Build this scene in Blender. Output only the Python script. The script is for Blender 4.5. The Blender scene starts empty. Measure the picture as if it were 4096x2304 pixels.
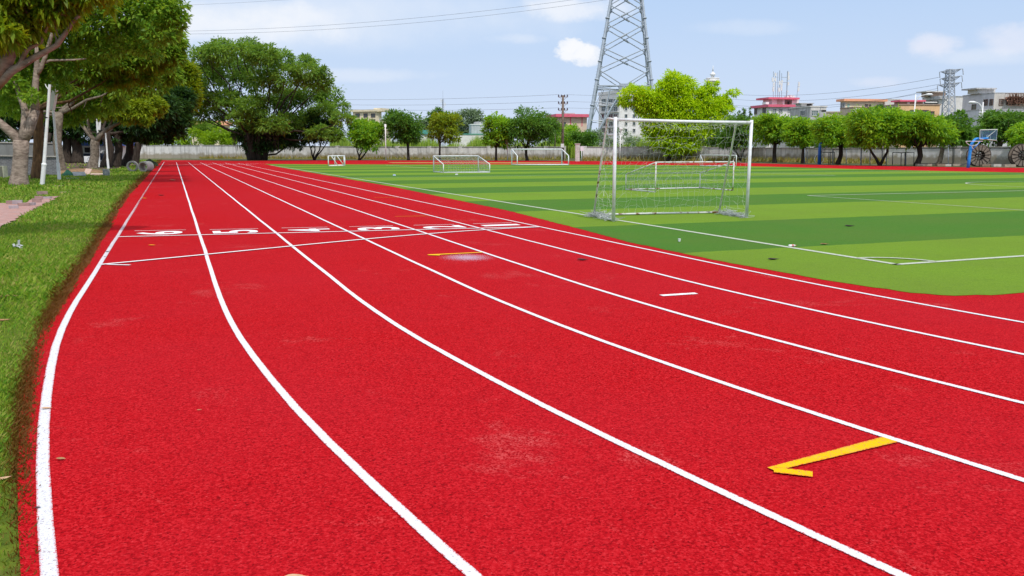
import bpy, math, random
import numpy as np
from mathutils import Vector, Matrix
random.seed(7); RNG = np.random.default_rng(7)
SC = bpy.context.scene
COL = SC.collection
# ------------------------------------------------------------------ camera model (photo is 4096 x 2304)
F = 3400.0; CX, CY = 2048.0, 1152.0; H = 1.41
TH = math.atan(554.5 / F); YAW = math.atan(1359.5 / math.hypot(F, 554.5))
ST, CT, SY, CYW = math.sin(TH), math.cos(TH), math.sin(YAW), math.cos(YAW)
RT = Vector((CYW, -SY, 0)); FW = Vector((SY, CYW, 0)); UP = Vector((0, 0, 1))
def ray(u, v):
    x, y = u - CX, CY - v
    f = F * CT + y * ST; z = y * CT - F * ST
    return RT * x + FW * f + UP * z
def G(u, v, z=0.0):                       # point on the ground
    r = ray(u, v); t = (z - H) / r.z
    return Vector((r.x * t, r.y * t, z))
def P(u, v, d):                           # point at distance d along the heading
    r = ray(u, v); t = d / (r.dot(FW))
    return Vector((r.x * t, r.y * t, H + r.z * t))
def fwd(p): return p[0] * SY + p[1] * CYW
def mpp(d): return d / (F * 0.99)         # metres per photo pixel at distance d
def hit(u, v, C, N):                      # ray against a vertical plane
    r = ray(u, v); o = Vector((0, 0, H)); t = (C - o).dot(N) / r.dot(N)
    return o + r * t

# ------------------------------------------------------------------ materials
MATS = {}
def nodes(name):
    m = bpy.data.materials.new(name); m.use_nodes = True
    nt = m.node_tree; b = nt.nodes['Principled BSDF']
    return m, nt, b
def N(nt, t, **kw):
    n = nt.nodes.new(t)
    for k, v in kw.items():
        if k in n.inputs: n.inputs[k].default_value = v
        else: setattr(n, k, v)
    return n
def c4(c): return (c[0], c[1], c[2], 1.0)
def ramp(nt, fac, stops):
    r = nt.nodes.new('ShaderNodeValToRGB'); e = r.color_ramp.elements
    while len(e) < len(stops): e.new(0.5)
    for i, (p, c) in enumerate(stops):
        e[i].position = p; e[i].color = c4(c) if hasattr(c, '__len__') else (c, c, c, 1)
    nt.links.new(fac, r.inputs[0]); return r.outputs[0]
def mixc(nt, fac, a, b):
    m = nt.nodes.new('ShaderNodeMix'); m.data_type = 'RGBA'
    for s, i in ((fac, 0), (a, 6), (b, 7)):
        if hasattr(s, 'links'): nt.links.new(s, m.inputs[i])
        elif hasattr(s, '__len__'): m.inputs[i].default_value = c4(s)
        else: m.inputs[i].default_value = s
    return m.outputs[2]
def math_(nt, op, a, b=None, c=None, clamp=False):
    m = nt.nodes.new('ShaderNodeMath'); m.operation = op; m.use_clamp = clamp
    for i, s in enumerate((a, b, c)):
        if s is None: continue
        if hasattr(s, 'links'): nt.links.new(s, m.inputs[i])
        else: m.inputs[i].default_value = s
    return m.outputs[0]
def noise(nt, scale, detail=3, rough=0.6, vec=None, dist=0.0, stretch=None):
    if vec is None:
        vec = N(nt, 'ShaderNodeTexCoord').outputs['Object']
    if stretch:
        mp = nt.nodes.new('ShaderNodeMapping'); mp.inputs['Scale'].default_value = stretch
        nt.links.new(vec, mp.inputs[0]); vec = mp.outputs[0]
    n = N(nt, 'ShaderNodeTexNoise', Scale=scale, Detail=detail, Roughness=rough, Distortion=dist)
    nt.links.new(vec, n.inputs['Vector']); return n.outputs['Fac']
def bump(nt, b, h, strength=0.3, dist=0.02):
    n = N(nt, 'ShaderNodeBump', Strength=strength, Distance=dist)
    nt.links.new(h, n.inputs['Height']); nt.links.new(n.outputs[0], b.inputs['Normal'])
def mat(name, a, b=None, scale=4, rough=0.75, bstr=0.15, metal=0.0, lo=0.35, hi=0.65, spec=0.3, detail=5, stretch=None):
    if name in MATS: return MATS[name]
    m, nt, bs = nodes(name)
    bs.inputs['Roughness'].default_value = rough; bs.inputs['Metallic'].default_value = metal
    bs.inputs['Specular IOR Level'].default_value = spec
    if b is None: b = tuple(x * 0.8 for x in a)
    f = noise(nt, scale, detail, stretch=stretch)
    nt.links.new(ramp(nt, f, [(lo, b), (hi, a)]), bs.inputs['Base Color'])
    if bstr: bump(nt, bs, f, bstr)
    MATS[name] = m; return m
def concrete(name, a, stain, grime=0.6, base=None, h=2.0):
    """weathered wall: blotches plus vertical rain streaks"""
    if name in MATS: return MATS[name]
    m, nt, bs = nodes(name); bs.inputs['Roughness'].default_value = 0.9
    bs.inputs['Specular IOR Level'].default_value = 0.15
    f1 = noise(nt, 1.3, 6, 0.65); f2 = noise(nt, 1.0, 5, 0.7, stretch=(2.2, 2.2, 0.16)); f3 = noise(nt, 9, 4)
    col = mixc(nt, ramp(nt, f1, [(0.35, 0.0), (0.7, 0.8)]), a, tuple(x * 0.72 for x in a))
    col = mixc(nt, ramp(nt, f2, [(0.48, 0.0), (0.66, grime)]), col, stain)
    col = mixc(nt, ramp(nt, f3, [(0.5, 0.0), (0.75, 0.25)]), col, tuple(x * 0.6 for x in a))
    if base:
        tc = N(nt, 'ShaderNodeTexCoord'); sp = N(nt, 'ShaderNodeSeparateXYZ')
        nt.links.new(tc.outputs['Object'], sp.inputs[0])
        g = math_(nt, 'ADD', sp.outputs[2], math_(nt, 'MULTIPLY', f1, -1.2))
        col = mixc(nt, ramp(nt, g, [(0.0, 0.75), (0.35, 0.0)]), col, base)
    nt.links.new(col, bs.inputs['Base Color']); bump(nt, bs, f3, 0.2)
    MATS[name] = m; return m
def leafmat(name, cols, trans=0.35, rough=0.5, vary=0.6):
    """cols: dark, mid, light; every leaf draws its own tint, and patches of a crown differ a little"""
    if name in MATS: return MATS[name]
    m, nt, bs = nodes(name)
    geo = N(nt, 'ShaderNodeNewGeometry'); f = noise(nt, 0.55, 3)
    mixf = math_(nt, 'ADD', math_(nt, 'MULTIPLY', geo.outputs['Random Per Island'], vary),
                 math_(nt, 'MULTIPLY', math_(nt, 'SUBTRACT', f, 0.28), 1.0))
    col = ramp(nt, mixf, [(0.1, cols[0]), (0.45, cols[1]), (0.95, cols[2])])
    nt.links.new(col, bs.inputs['Base Color'])
    bs.inputs['Roughness'].default_value = rough; bs.inputs['Specular IOR Level'].default_value = 0.3
    tr = N(nt, 'ShaderNodeBsdfTranslucent'); nt.links.new(mixc(nt, 0.5, col, (cols[2][0]*1.3, cols[2][1]*1.3, cols[2][2])), tr.inputs[0])
    mx = N(nt, 'ShaderNodeMixShader'); mx.inputs[0].default_value = trans
    nt.links.new(bs.outputs[0], mx.inputs[1]); nt.links.new(tr.outputs[0], mx.inputs[2])
    nt.links.new(mx.outputs[0], nt.nodes['Material Output'].inputs[0])
    MATS[name] = m; return m
def glass(name, c=(0.03, 0.045, 0.05)):
    if name in MATS: return MATS[name]
    m, nt, bs = nodes(name); bs.inputs['Roughness'].default_value = 0.12
    bs.inputs['Specular IOR Level'].default_value = 0.6
    f = noise(nt, 1.7, 2); nt.links.new(ramp(nt, f, [(0.4, c), (0.65, tuple(x * 2.6 for x in c))]), bs.inputs['Base Color'])
    MATS[name] = m; return m

# ------------------------------------------------------------------ mesh builder
class MB:
    def __init__(s): s.v = []; s.f = []; s.uv = None
    def quad(s, a, b, c, d):
        n = len(s.v); s.v += [tuple(a), tuple(b), tuple(c), tuple(d)]; s.f.append((n, n+1, n+2, n+3))
    def poly(s, pts):
        n = len(s.v); s.v += [tuple(p) for p in pts]; s.f.append(tuple(range(n, n + len(pts))))
    def hexa(s, p):                        # 8 corners: bottom ring 0-3, top ring 4-7
        n = len(s.v); s.v += [tuple(q) for q in p]
        for q in ((0,3,2,1),(4,5,6,7),(0,1,5,4),(1,2,6,5),(2,3,7,6),(3,0,4,7)): s.f.append(tuple(n+i for i in q))
    def obox(s, C, D1, l1, D2, l2, z0, z1):
        C = Vector(C); a = C; b = C + D1*l1; c = b + D2*l2; d = C + D2*l2
        if D1.cross(D2).z < 0: a, b, c, d = a, d, c, b
        s.hexa([(q.x, q.y, z) for z in (z0, z1) for q in (a, b, c, d)])
    def box(s, x0, x1, y0, y1, z0, z1):
        s.hexa([(x0,y0,z0),(x1,y0,z0),(x1,y1,z0),(x0,y1,z0),(x0,y0,z1),(x1,y0,z1),(x1,y1,z1),(x0,y1,z1)])
    def tube(s, pts, r, n=8, cap=True):
        pts = [Vector(p) for p in pts]; k = len(pts)
        rs = list(r) if hasattr(r, '__len__') else [r]*k
        base = len(s.v); prev = None
        for i, p in enumerate(pts):
            t = (pts[min(i+1, k-1)] - pts[max(i-1, 0)])
            if t.length < 1e-9: t = Vector((0,0,1))
            t.normalize()
            if prev is None:
                x = t.orthogonal().normalized()
            else:
                x = prev - t * prev.dot(t)
                x = x.normalized() if x.length > 1e-6 else t.orthogonal().normalized()
            prev = x; y = t.cross(x)
            for j in range(n):
                a = 2*math.pi*j/n
                s.v.append(tuple(p + (x*math.cos(a) + y*math.sin(a))*rs[i]))
        for i in range(k-1):
            for j in range(n):
                a = base+i*n+j; b = base+i*n+(j+1) % n
                s.f.append((a, b, b+n, a+n))
        if cap:
            s.f.append(tuple(base+j for j in reversed(range(n)))); s.f.append(tuple(base+(k-1)*n+j for j in range(n)))
    def ring(s, c, ax, R, r, n=24, m=6, a0=0, a1=2*math.pi, e1=None):
        ax = Vector(ax).normalized(); e1 = ax.orthogonal().normalized() if e1 is None else e1; e2 = ax.cross(e1)
        s.tube([Vector(c) + (e1*math.cos(a0+(a1-a0)*i/n) + e2*math.sin(a0+(a1-a0)*i/n))*R for i in range(n+1)], r, m)
    def build(s, name, m, parent=None, smooth=False, rel=None):
        me = bpy.data.meshes.new(name); me.from_pydata(s.v, [], s.f); me.update()
        if m: me.materials.append(m)
        if smooth:
            me.polygons.foreach_set('use_smooth', [True]*len(me.polygons))
        o = bpy.data.objects.new(name, me); COL.objects.link(o)
        if parent is not None: attach(o, parent)
        return o
def attach(o, parent):
    o.parent = parent
    if parent.location.length: o.matrix_parent_inverse = Matrix.Translation(-Vector(parent.location))
def tag(o, label=None, cat=None, group=None, kind=None):
    if label: o['label'] = label
    if cat: o['category'] = cat
    if group: o['group'] = group
    if kind: o['kind'] = kind
    return o
def thing(name, label, cat, loc=(0,0,0), group=None):
    o = bpy.data.objects.new(name, None); COL.objects.link(o); o.location = loc; o.empty_display_size = 0.2
    return tag(o, label, cat, group)
def np_mesh(name, V, nper, m, parent=None, attr=None):
    """V: (N, nper, 3) array, each row one small face"""
    n = V.shape[0]; me = bpy.data.meshes.new(name)
    me.vertices.add(n*nper); me.vertices.foreach_set('co', V.astype(np.float32).ravel())
    me.loops.add(n*nper); me.loops.foreach_set('vertex_index', np.arange(n*nper, dtype=np.int32))
    me.polygons.add(n); me.polygons.foreach_set('loop_start', np.arange(0, n*nper, nper, dtype=np.int32))
    try: me.polygons.foreach_set('loop_total', np.full(n, nper, dtype=np.int32))
    except Exception: pass
    if attr is not None:
        a = me.attributes.new('edge', 'FLOAT', 'POINT'); a.data.foreach_set('value', np.repeat(attr, nper).astype(np.float32))
    me.update(calc_edges=True); me.materials.append(m)
    o = bpy.data.objects.new(name, me); COL.objects.link(o)
    if parent is not None: attach(o, parent)
    return o
def unit(a): return a / np.maximum(np.linalg.norm(a, axis=-1, keepdims=True), 1e-9)

# ------------------------------------------------------------------ world, sun, camera
w = bpy.data.worlds.new('World'); SC.world = w; w.use_nodes = True
wt = w.node_tree; bg = wt.nodes['Background']
SUN_EL = math.radians(55)
sd = (RT*0.36 - FW*0.80); SUN_AZ = math.atan2(sd.x, sd.y)
sky = wt.nodes.new('ShaderNodeTexSky'); sky.sky_type = 'NISHITA'; sky.sun_disc = False
sky.sun_elevation = SUN_EL; sky.sun_rotation = SUN_AZ; sky.air_density = 1.0; sky.dust_density = 1.6; sky.ozone_density = 2.0
bg.inputs[1].default_value = 0.148
tcw = wt.nodes.new('ShaderNodeTexCoord'); dirw = tcw.outputs['Generated']
CLOUDS = []
def cloud(u, v, ru, rv, strength, tint, nscale=14, soft=0.8, amp=1.2):
    D = ray(u, v).normalized(); T1 = RT; T2 = D.cross(T1) * -1
    T1 = (RT - D*RT.dot(D)).normalized(); T2 = T1.cross(D)
    def dot(vec, sc):
        n = wt.nodes.new('ShaderNodeVectorMath'); n.operation = 'DOT_PRODUCT'
        wt.links.new(dirw, n.inputs[0]); n.inputs[1].default_value = tuple(vec); return math_(wt, 'MULTIPLY', n.outputs['Value'], sc)
    p1 = dot(T1, F/ru); p2 = dot(T2, F/rv)
    rr = math_(wt, 'ADD', math_(wt, 'POWER', math_(wt, 'ABSOLUTE', p1), 2.0), math_(wt, 'POWER', math_(wt, 'ABSOLUTE', p2), 2.0))
    n = noise(wt, nscale, 6, 0.6, vec=dirw, stretch=(1, 1, 1.5))
    k = math_(wt, 'SUBTRACT', math_(wt, 'ADD', 0.75, math_(wt, 'MULTIPLY', math_(wt, 'SUBTRACT', n, 0.5), amp*2)), rr)
    mr = wt.nodes.new('ShaderNodeMapRange'); mr.interpolation_type = 'SMOOTHSTEP'
    wt.links.new(k, mr.inputs[0]); mr.inputs[1].default_value = 0.0; mr.inputs[2].default_value = soft; mr.inputs[4].default_value = strength
    d0 = wt.nodes.new('ShaderNodeVectorMath'); d0.operation = 'DOT_PRODUCT'; wt.links.new(dirw, d0.inputs[0]); d0.inputs[1].default_value = tuple(D)
    CLOUDS.append((math_(wt, 'MULTIPLY', mr.outputs[0], math_(wt, 'GREATER_THAN', d0.outputs['Value'], 0.2)), tint))
WH = (6.75, 6.85, 7.1)
cloud(1300, 60, 1500, 190, 0.7, WH, 5, 1.3, 0.7)
cloud(950, 90, 520, 110, 0.75, WH, 8, 0.8)
cloud(2300, 30, 320, 70, 0.7, WH, 10, 0.8)
cloud(1500, 300, 380, 40, 0.30, WH, 9, 0.9)
cloud(2050, 155, 180, 30, 0.30, WH, 10, 0.9)
cloud(2300, 200, 105, 62, 0.95, WH, 34, 0.6, 1.6)
cloud(2345, 222, 70, 44, 0.7, WH, 40, 0.7, 1.6)
cloud(2280, 180, 46, 40, 0.8, WH, 50, 0.5, 1.6)
cloud(3740, 180, 130, 60, 0.55, (6.5, 6.4, 6.9), 18, 0.9)
cloud(4040, 150, 150, 70, 0.45, (6.5, 6.4, 6.9), 16, 0.9)
cloud(3500, 330, 160, 30, 0.3, (6.5, 6.4, 6.9), 16, 0.9)
cloud(2900, 110, 420, 40, 0.22, WH, 8, 1.0)
cloud(3950, 230, 260, 40, 0.3, WH, 10, 1.0)
# thin bright veil low in the sky all round
veil = wt.nodes.new('ShaderNodeSeparateXYZ'); wt.links.new(dirw, veil.inputs[0])
mrv = wt.nodes.new('ShaderNodeMapRange'); wt.links.new(veil.outputs[2], mrv.inputs[0]); mrv.inputs[1].default_value = 0.0; mrv.inputs[2].default_value = 0.55
mrv.inputs[3].default_value = 0.95; mrv.inputs[4].default_value = 0.75
mrz = wt.nodes.new('ShaderNodeMapRange'); wt.links.new(veil.outputs[2], mrz.inputs[0]); mrz.inputs[1].default_value = 0.0; mrz.inputs[2].default_value = 0.20
colw = mixc(wt, mrv.outputs[0], sky.outputs[0], mixc(wt, mrz.outputs[0], (4.75, 5.45, 6.75), (3.35, 4.65, 6.7)))
mrt = wt.nodes.new('ShaderNodeMapRange'); mrt.interpolation_type = 'SMOOTHSTEP'; wt.links.new(veil.outputs[2], mrt.inputs[0]); mrt.inputs[1].default_value = 0.24; mrt.inputs[2].default_value = 0.55; mrt.inputs[4].default_value = 0.85
colw = mixc(wt, mrt.outputs[0], colw, (7.6, 7.8, 8.1))        # bright white added to the sky above the view to lift the fill light
for f_, t_ in CLOUDS: colw = mixc(wt, f_, colw, t_)
wt.links.new(colw, bg.inputs[0])
sl = bpy.data.lights.new('sun', 'SUN'); sl.energy = 2.9; sl.angle = math.radians(0.5); sl.color = (1.0, 0.955, 0.88)
so = bpy.data.objects.new('sun', sl); COL.objects.link(so)
dv = Vector((math.sin(SUN_AZ)*math.cos(SUN_EL), math.cos(SUN_AZ)*math.cos(SUN_EL), math.sin(SUN_EL)))
so.rotation_euler = dv.to_track_quat('Z', 'Y').to_euler(); so.location = dv*60
cam = bpy.data.cameras.new('camera'); co = bpy.data.objects.new('camera', cam); COL.objects.link(co)
cam.sensor_width = 36; cam.lens = 36*F/4096; cam.clip_end = 6000; cam.clip_start = 0.05
co.location = (0, 0, H); co.rotation_euler = (math.pi/2 - TH, 0, -YAW); SC.camera = co
vs = SC.view_settings; vs.view_transform = 'Standard'; vs.look = 'None'; vs.exposure = -0.06; vs.gamma = 1

# ------------------------------------------------------------------ ground, track, turf
CC = Vector((35.9, 8.8)); R0 = CC.x + 0.91          # near bend: centre and radius of the outer lane line
LX = [-0.92, 0.345, 1.565, 2.765, 3.93, 5.10, 6.22]
def offs(k, dx=0.0): return LX[k] + dx
def lane_path(x0, y_end=84, ncurve=60, cy=8.8):
    """centre line of a lane at offset x0: near bend then the straight"""
    r = CC.x - x0; pts = []
    for i in range(ncurve, 0, -1):
        a = math.radians(62) * i/ncurve
        pts.append(Vector((CC.x - r*math.cos(a), cy - r*math.sin(a), 0)))
    n = 90
    for i in range(n+1): pts.append(Vector((x0, cy + (y_end-cy)*i/n, 0)))
    return pts
def far_bend(x0, y0=82.5):
    """far bend after the straight, turning right and running across the end of the field"""
    pts = []; r = 17.0 - (x0 + 0.91)
    c = Vector((x0 + r, y0)); y1 = 0
    for i in range(1, 25):
        a = math.radians(64)*i/24
        pts.append(Vector((c.x - r*math.cos(a), c.y + r*math.sin(a), 0)))
    return pts

mg, nt, b = nodes('earth'); b.inputs['Roughness'].default_value = 0.95
f1 = noise(nt, 0.35, 5); f2 = noise(nt, 6, 5); f3 = noise(nt, 40, 3)
c_ = ramp(nt, f1, [(0.38, (0.055, 0.075, 0.018)), (0.5, (0.09, 0.11, 0.025)), (0.66, (0.14, 0.10, 0.05))])
c_ = mixc(nt, ramp(nt, f2, [(0.4, 0.0), (0.7, 0.6)]), c_, (0.035, 0.05, 0.012))
nt.links.new(c_, b.inputs['Base Color']); bump(nt, b, f3, 0.5, 0.05)
m = MB(); m.quad((-2500,-2500,-0.03),(2500,-2500,-0.03),(2500,2500,-0.03),(-2500,2500,-0.03))
tag(m.build('ground', mg), 'dry earth and rough grass ground reaching the horizon', 'ground', kind='structure')

mt, nt, b = nodes('red_rubber'); b.inputs['Roughness'].default_value = 0.9; b.inputs['Specular IOR Level'].default_value = 0.02
g1 = noise(nt, 110, 3, 0.8); g2 = noise(nt, 48, 4, 0.8); big = noise(nt, 0.3, 4); mid = noise(nt, 6, 5, 0.7)
vor = N(nt, 'ShaderNodeTexVoronoi', Scale=110.0); tcv = N(nt, 'ShaderNodeTexCoord'); nt.links.new(tcv.outputs['Object'], vor.inputs['Vector'])
vs_ = N(nt, 'ShaderNodeSeparateColor'); nt.links.new(vor.outputs['Color'], vs_.inputs[0])
gr = math_(nt, 'ADD', math_(nt, 'MULTIPLY', g1, 0.45), math_(nt, 'ADD', math_(nt, 'MULTIPLY', vs_.outputs[0], 0.22), math_(nt, 'MULTIPLY', g2, 0.45)))
c_ = ramp(nt, gr, [(0.37, (0.05, 0.0005, 0.001)), (0.47, (0.275, 0.002, 0.004)), (0.58, (0.43, 0.005, 0.009)), (0.72, (0.54, 0.024, 0.030)), (0.83, (0.54, 0.12, 0.13))])
c_ = mixc(nt, ramp(nt, big, [(0.35, 0.0), (0.7, 0.4)]), c_, (0.38, 0.014, 0.026))
c_ = mixc(nt, ramp(nt, mid, [(0.52, 0.0), (0.78, 0.35)]), c_, (0.22, 0.002, 0.006))
# worn, dusty patches where the runners' feet have paled the granules
scf = math_(nt, 'MULTIPLY', ramp(nt, noise(nt, 0.9, 6, 0.7, dist=0.6), [(0.585, 0.0), (0.74, 1.0)]), ramp(nt, gr, [(0.52, 0.0), (0.66, 0.5)]))
c_ = mixc(nt, scf, c_, (0.56, 0.20, 0.19))
nt.links.new(c_, b.inputs['Base Color']); bump(nt, b, gr, 0.45, 0.006)
def jitter_edge(pts, step=0.25, amp=0.012):
    out = []
    for i, p in enumerate(pts):
        q = pts[(i+1) % len(pts)]; d = (Vector(q)-Vector(p)); L = d.length; k = max(1, min(120, int(L/step)))
        nrm = Vector((-d.y, d.x, 0)).normalized() if L > 0 else Vector((0,0,0))
        for j in range(k):
            s = Vector(p) + d*(j/k)
            out.append(s + nrm*random.gauss(0, amp))
    return out
def edge_off(y): return -(LX[0] - 0.03 - min(0.42, 0.05 + 0.0145*max(0.0, y-3.0)))
edge = [Vector((lane_pt.x - (edge_off(lane_pt.y) - 1.13), lane_pt.y, 0)) for lane_pt in lane_path(-1.13, 124, 60)]
outer = edge
right = [G(800, 641), G(950, 643.5), G(1300, 641.5), G(1600, 641.6), G(2000, 643), G(2400, 644.6), G(2700, 646.5), G(2900, 649), G(3050, 654), G(3250, 659), G(3400, 662.4), G(3750, 667.3), G(4096, 671.5), Vector((66, 38, 0)), Vector((72, -6, 0)), Vector((60, -30, 0))]
tp = outer + right
m = MB(); m.poly([Vector((p[0], p[1], 0.0)) for p in tp]); track = m.build('running_track', mt)
tag(track, 'red granular rubber running track with six white-lined lanes', 'running track', kind='structure')

# painted lines: u along, v across (v is used to chip the paint at its edges)
def paintmat(name, col, chip, pits, clean):
    m, nt, b = nodes(name); b.inputs['Roughness'].default_value = 0.8; b.inputs['Specular IOR Level'].default_value = 0.05
    g1 = noise(nt, 85, 4, 0.85); g2 = noise(nt, 14, 5, 0.75); g3 = noise(nt, 3.0, 3)
    uv = N(nt, 'ShaderNodeUVMap'); sp = N(nt, 'ShaderNodeSeparateXYZ'); nt.links.new(uv.outputs[0], sp.inputs[0])
    e = math_(nt, 'ABSOLUTE', math_(nt, 'SUBTRACT', sp.outputs[1], 0.5))
    k = math_(nt, 'ADD', math_(nt, 'MULTIPLY', e, 0.56), math_(nt, 'MULTIPLY', g1, 0.62))
    c_ = mixc(nt, ramp(nt, g1, [(pits-0.06, 0.85), (pits+0.04, 0.0)]), col, (0.20, 0.10, 0.11))
    c_ = mixc(nt, ramp(nt, k, [(0.535, 0.0), (0.60, 1.0)]), c_, (0.46, 0.02, 0.03))
    if chip:
        lim = ramp(nt, math_(nt, 'MULTIPLY', sp.outputs[0], 1.0), [(0.0, 0.0), (0.30, 0.0), (0.42, 1.0), (0.62, 1.0), (0.75, 0.2)])
        cc = math_(nt, 'MULTIPLY', lim, ramp(nt, math_(nt, 'ADD', g2, math_(nt, 'MULTIPLY', sp.outputs[1], -0.16)), [(0.46, 1.0), (0.50, 0.0)]))
        c_ = mixc(nt, cc, c_, (0.30, 0.02, 0.03))
    c_ = mixc(nt, ramp(nt, g3, [(0.5, 0.0), (0.8, 0.18)]), c_, (0.6, 0.5, 0.5))
    nt.links.new(c_, b.inputs['Base Color']); bump(nt, b, g1, 0.5, 0.006)
    return m
white = paintmat('white_paint', (0.68, 0.70, 0.755), False, 0.39, 0)
white_chip = paintmat('white_paint_worn', (0.66, 0.68, 0.74), True, 0.42, 0)
num_mat = solid = paintmat('white_paint_solid', (0.74, 0.76, 0.80), False, 0.22, 0)
yellow = paintmat('yellow_paint', (0.80, 0.46, 0.002), False, 0.42, 0)
def strip(pts, wid, z, m, name, parent, wob=0.0):
    me = bpy.data.meshes.new(name); V = []; Fc = []; UV = []
    n = len(pts); acc = 0.0; L = [0.0]
    for i in range(1, n): acc += (pts[i]-pts[i-1]).length; L.append(acc)
    ph = random.random()*9
    for i, p in enumerate(pts):
        t = (pts[min(i+1, n-1)] - pts[max(i-1, 0)]).normalized(); q = Vector((-t.y, t.x, 0))
        ww = wid if not hasattr(wid, '__len__') else wid[0] + (wid[1]-wid[0])*i/(n-1)
        o = wob*(math.sin(L[i]*1.1+ph) + 0.6*math.sin(L[i]*2.7+2*ph))
        a = p + q*(ww/2 + o); c = p - q*(ww/2 - o)
        V += [(a.x, a.y, z), (c.x, c.y, z)]
    for i in range(n-1): Fc.append((2*i, 2*i+1, 2*i+3, 2*i+2))
    me.from_pydata(V, [], Fc); me.materials.append(m)
    ul = me.uv_layers.new(name='UVMap')
    for p in me.polygons:
        for li in p.loop_indices:
            vi = me.loops[li].vertex_index; ul.data[li].uv = (L[vi//2]/max(acc, 1e-6), vi % 2)
    o = bpy.data.objects.new(name, me); COL.objects.link(o); o.parent = parent
    return o
def seg(a, b, n=24): return [Vector((a[0]+(b[0]-a[0])*i/n, a[1]+(b[1]-a[1])*i/n, 0)) for i in range(n+1)]
for k, x0 in enumerate(LX):
    y1 = 112 - 4.2*k*0.9
    strip(lane_path(x0, 105 - 2*k, 60, 8.8 if k == 0 else 8.5), 0.056 if k == 0 else 0.05, 0.004, white_chip if k == 0 else white, 'lane_line', track, 0.003)
    # thin line that leaves the straight for the far bend
    if k > 0:
        strip([Vector((x0, 81.5, 0))] + far_bend(x0, 81.5)[:16], 0.07, 0.008, white, 'bend_line', track)
strip(seg((LX[0], 83), (LX[1], 87)), 0.06, 0.008, white, 'bend_line', track)
strip(seg((-0.95, 123.0), (5.2, 122.2)), 0.30, 0.004, white, 'end_line', track)
S0, S1 = G(471.4, 948.5), G(2162.7, 908)
strip(seg(S0, S1, 60), 0.075, 0.008, solid, 'start_line', track, 0.002)
st = [G(400, 1059), G(620, 1042), G(835, 1018), G(1176, 984), G(1465, 958), G(1713, 936.5), G(1920, 922), G(2162, 908.5)]
cf_ = np.polyfit([p.x for p in st], [p.y for p in st], 3); st = [Vector((x_, float(np.polyval(cf_, x_)), 0)) for x_ in np.linspace(st[0].x, st[-1].x, 60)]
strip(st, 0.075, 0.0095, solid, 'stagger_line', track)
strip(seg(G(430, 1059.5), G(520, 1062)), 0.06, 0.008, white, 'short_mark', track)
for (a, b) in [((538,924),(744,920)),((839,919),(1033,915)),((1126,912.5),(1310,909)),((1397,907.5),(1571,903)),((1655,901.5),(1817,898)),((1892,895.5),(2046,891.5))]:
    strip(seg(G(*a), G(*b)), 0.04, 0.004, white, 'guide_line', track)
# white and yellow dashes
strip(seg(G(2645, 1183), G(2785, 1174)), 0.085, 0.004, solid, 'short_mark', track)
def ydash(a, b, wd, hook=None):
    strip(seg(G(*a), G(*b)), wd, 0.008, yellow, 'yellow_mark', track)
    if hook: strip(seg(G(*hook[0]), G(*hook[1])), 0.07, 0.0085, yellow, 'yellow_mark', track)
ydash((3085, 1883), (3560, 1763), (0.05, 0.088), ((3096, 1885), (3250, 1903)))
ydash((1712, 1021.5), (1930, 1011), (0.10, 0.07), ((1716, 1021.5), (1760, 1023)))
ydash((1580, 867), (1720, 864.5), 0.03); ydash((1495, 791), (1600, 789.5), 0.03)
# lane numbers, lying with their tops to the outside of the track
def number(ch, u, v, sx, sy):
    cu = bpy.data.curves.new('n', 'FONT'); cu.body = ch; cu.size = 1.0; cu.offset = 0.02; cu.align_x = 'CENTER'; cu.align_y = 'CENTER'; cu.resolution_u = 5
    to = bpy.data.objects.new('n', cu); COL.objects.link(to)
    bpy.context.view_layer.update()
    me = bpy.data.meshes.new_from_object(to.evaluated_get(bpy.context.evaluated_depsgraph_get()))
    bpy.data.objects.remove(to); me.name = 'lane_number'
    xs = [vv.co.x for vv in me.vertices]; ys = [vv.co.y for vv in me.vertices]
    cx_, cy_ = (min(xs)+max(xs))/2, (min(ys)+max(ys))/2; kx, ky = sx/(max(xs)-min(xs)), sy/(max(ys)-min(ys))
    g = G(u, v)
    for vv in me.vertices:
        x, y = (vv.co.x-cx_)*kx, (vv.co.y-cy_)*ky
        vv.co = (g.x - y, g.y + x - 0.0*y, 0.004)
    me.materials.clear(); me.materials.append(num_mat)
    while me.uv_layers: me.uv_layers.remove(me.uv_layers[0])
    ul = me.uv_layers.new(name='UVMap')
    for l in ul.data: l.uv = (0.1, 0.5)
    o = bpy.data.objects.new('lane_number', me); COL.objects.link(o); o.parent = track
for ch, u, v, sx, sy in (('6', 638, 932.5, 0.58, 0.74), ('5', 942, 927, 0.56, 0.74), ('4', 1240, 921, 0.52, 0.72), ('3', 1512, 914.5, 0.54, 0.74), ('2', 1772, 908.5, 0.50, 0.76), ('1', 2003, 901, 0.26, 0.72)):
    number(ch, u, v, sx, sy)
strip_pts = [G(1550, 649), G(1800, 648.6), G(2100, 649.2), G(2258, 650), G(2250, 653), G(2050, 653.5), G(1750, 652.4), G(1570, 652)]
m = MB(); m.poly([(p.x, p.y, 0.003) for p in strip_pts]); m.build('dry_grass_patch', mat('dry_grass', (0.30, 0.27, 0.05), (0.34, 0.10, 0.03), 1.2, .9, .3), track)
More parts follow.
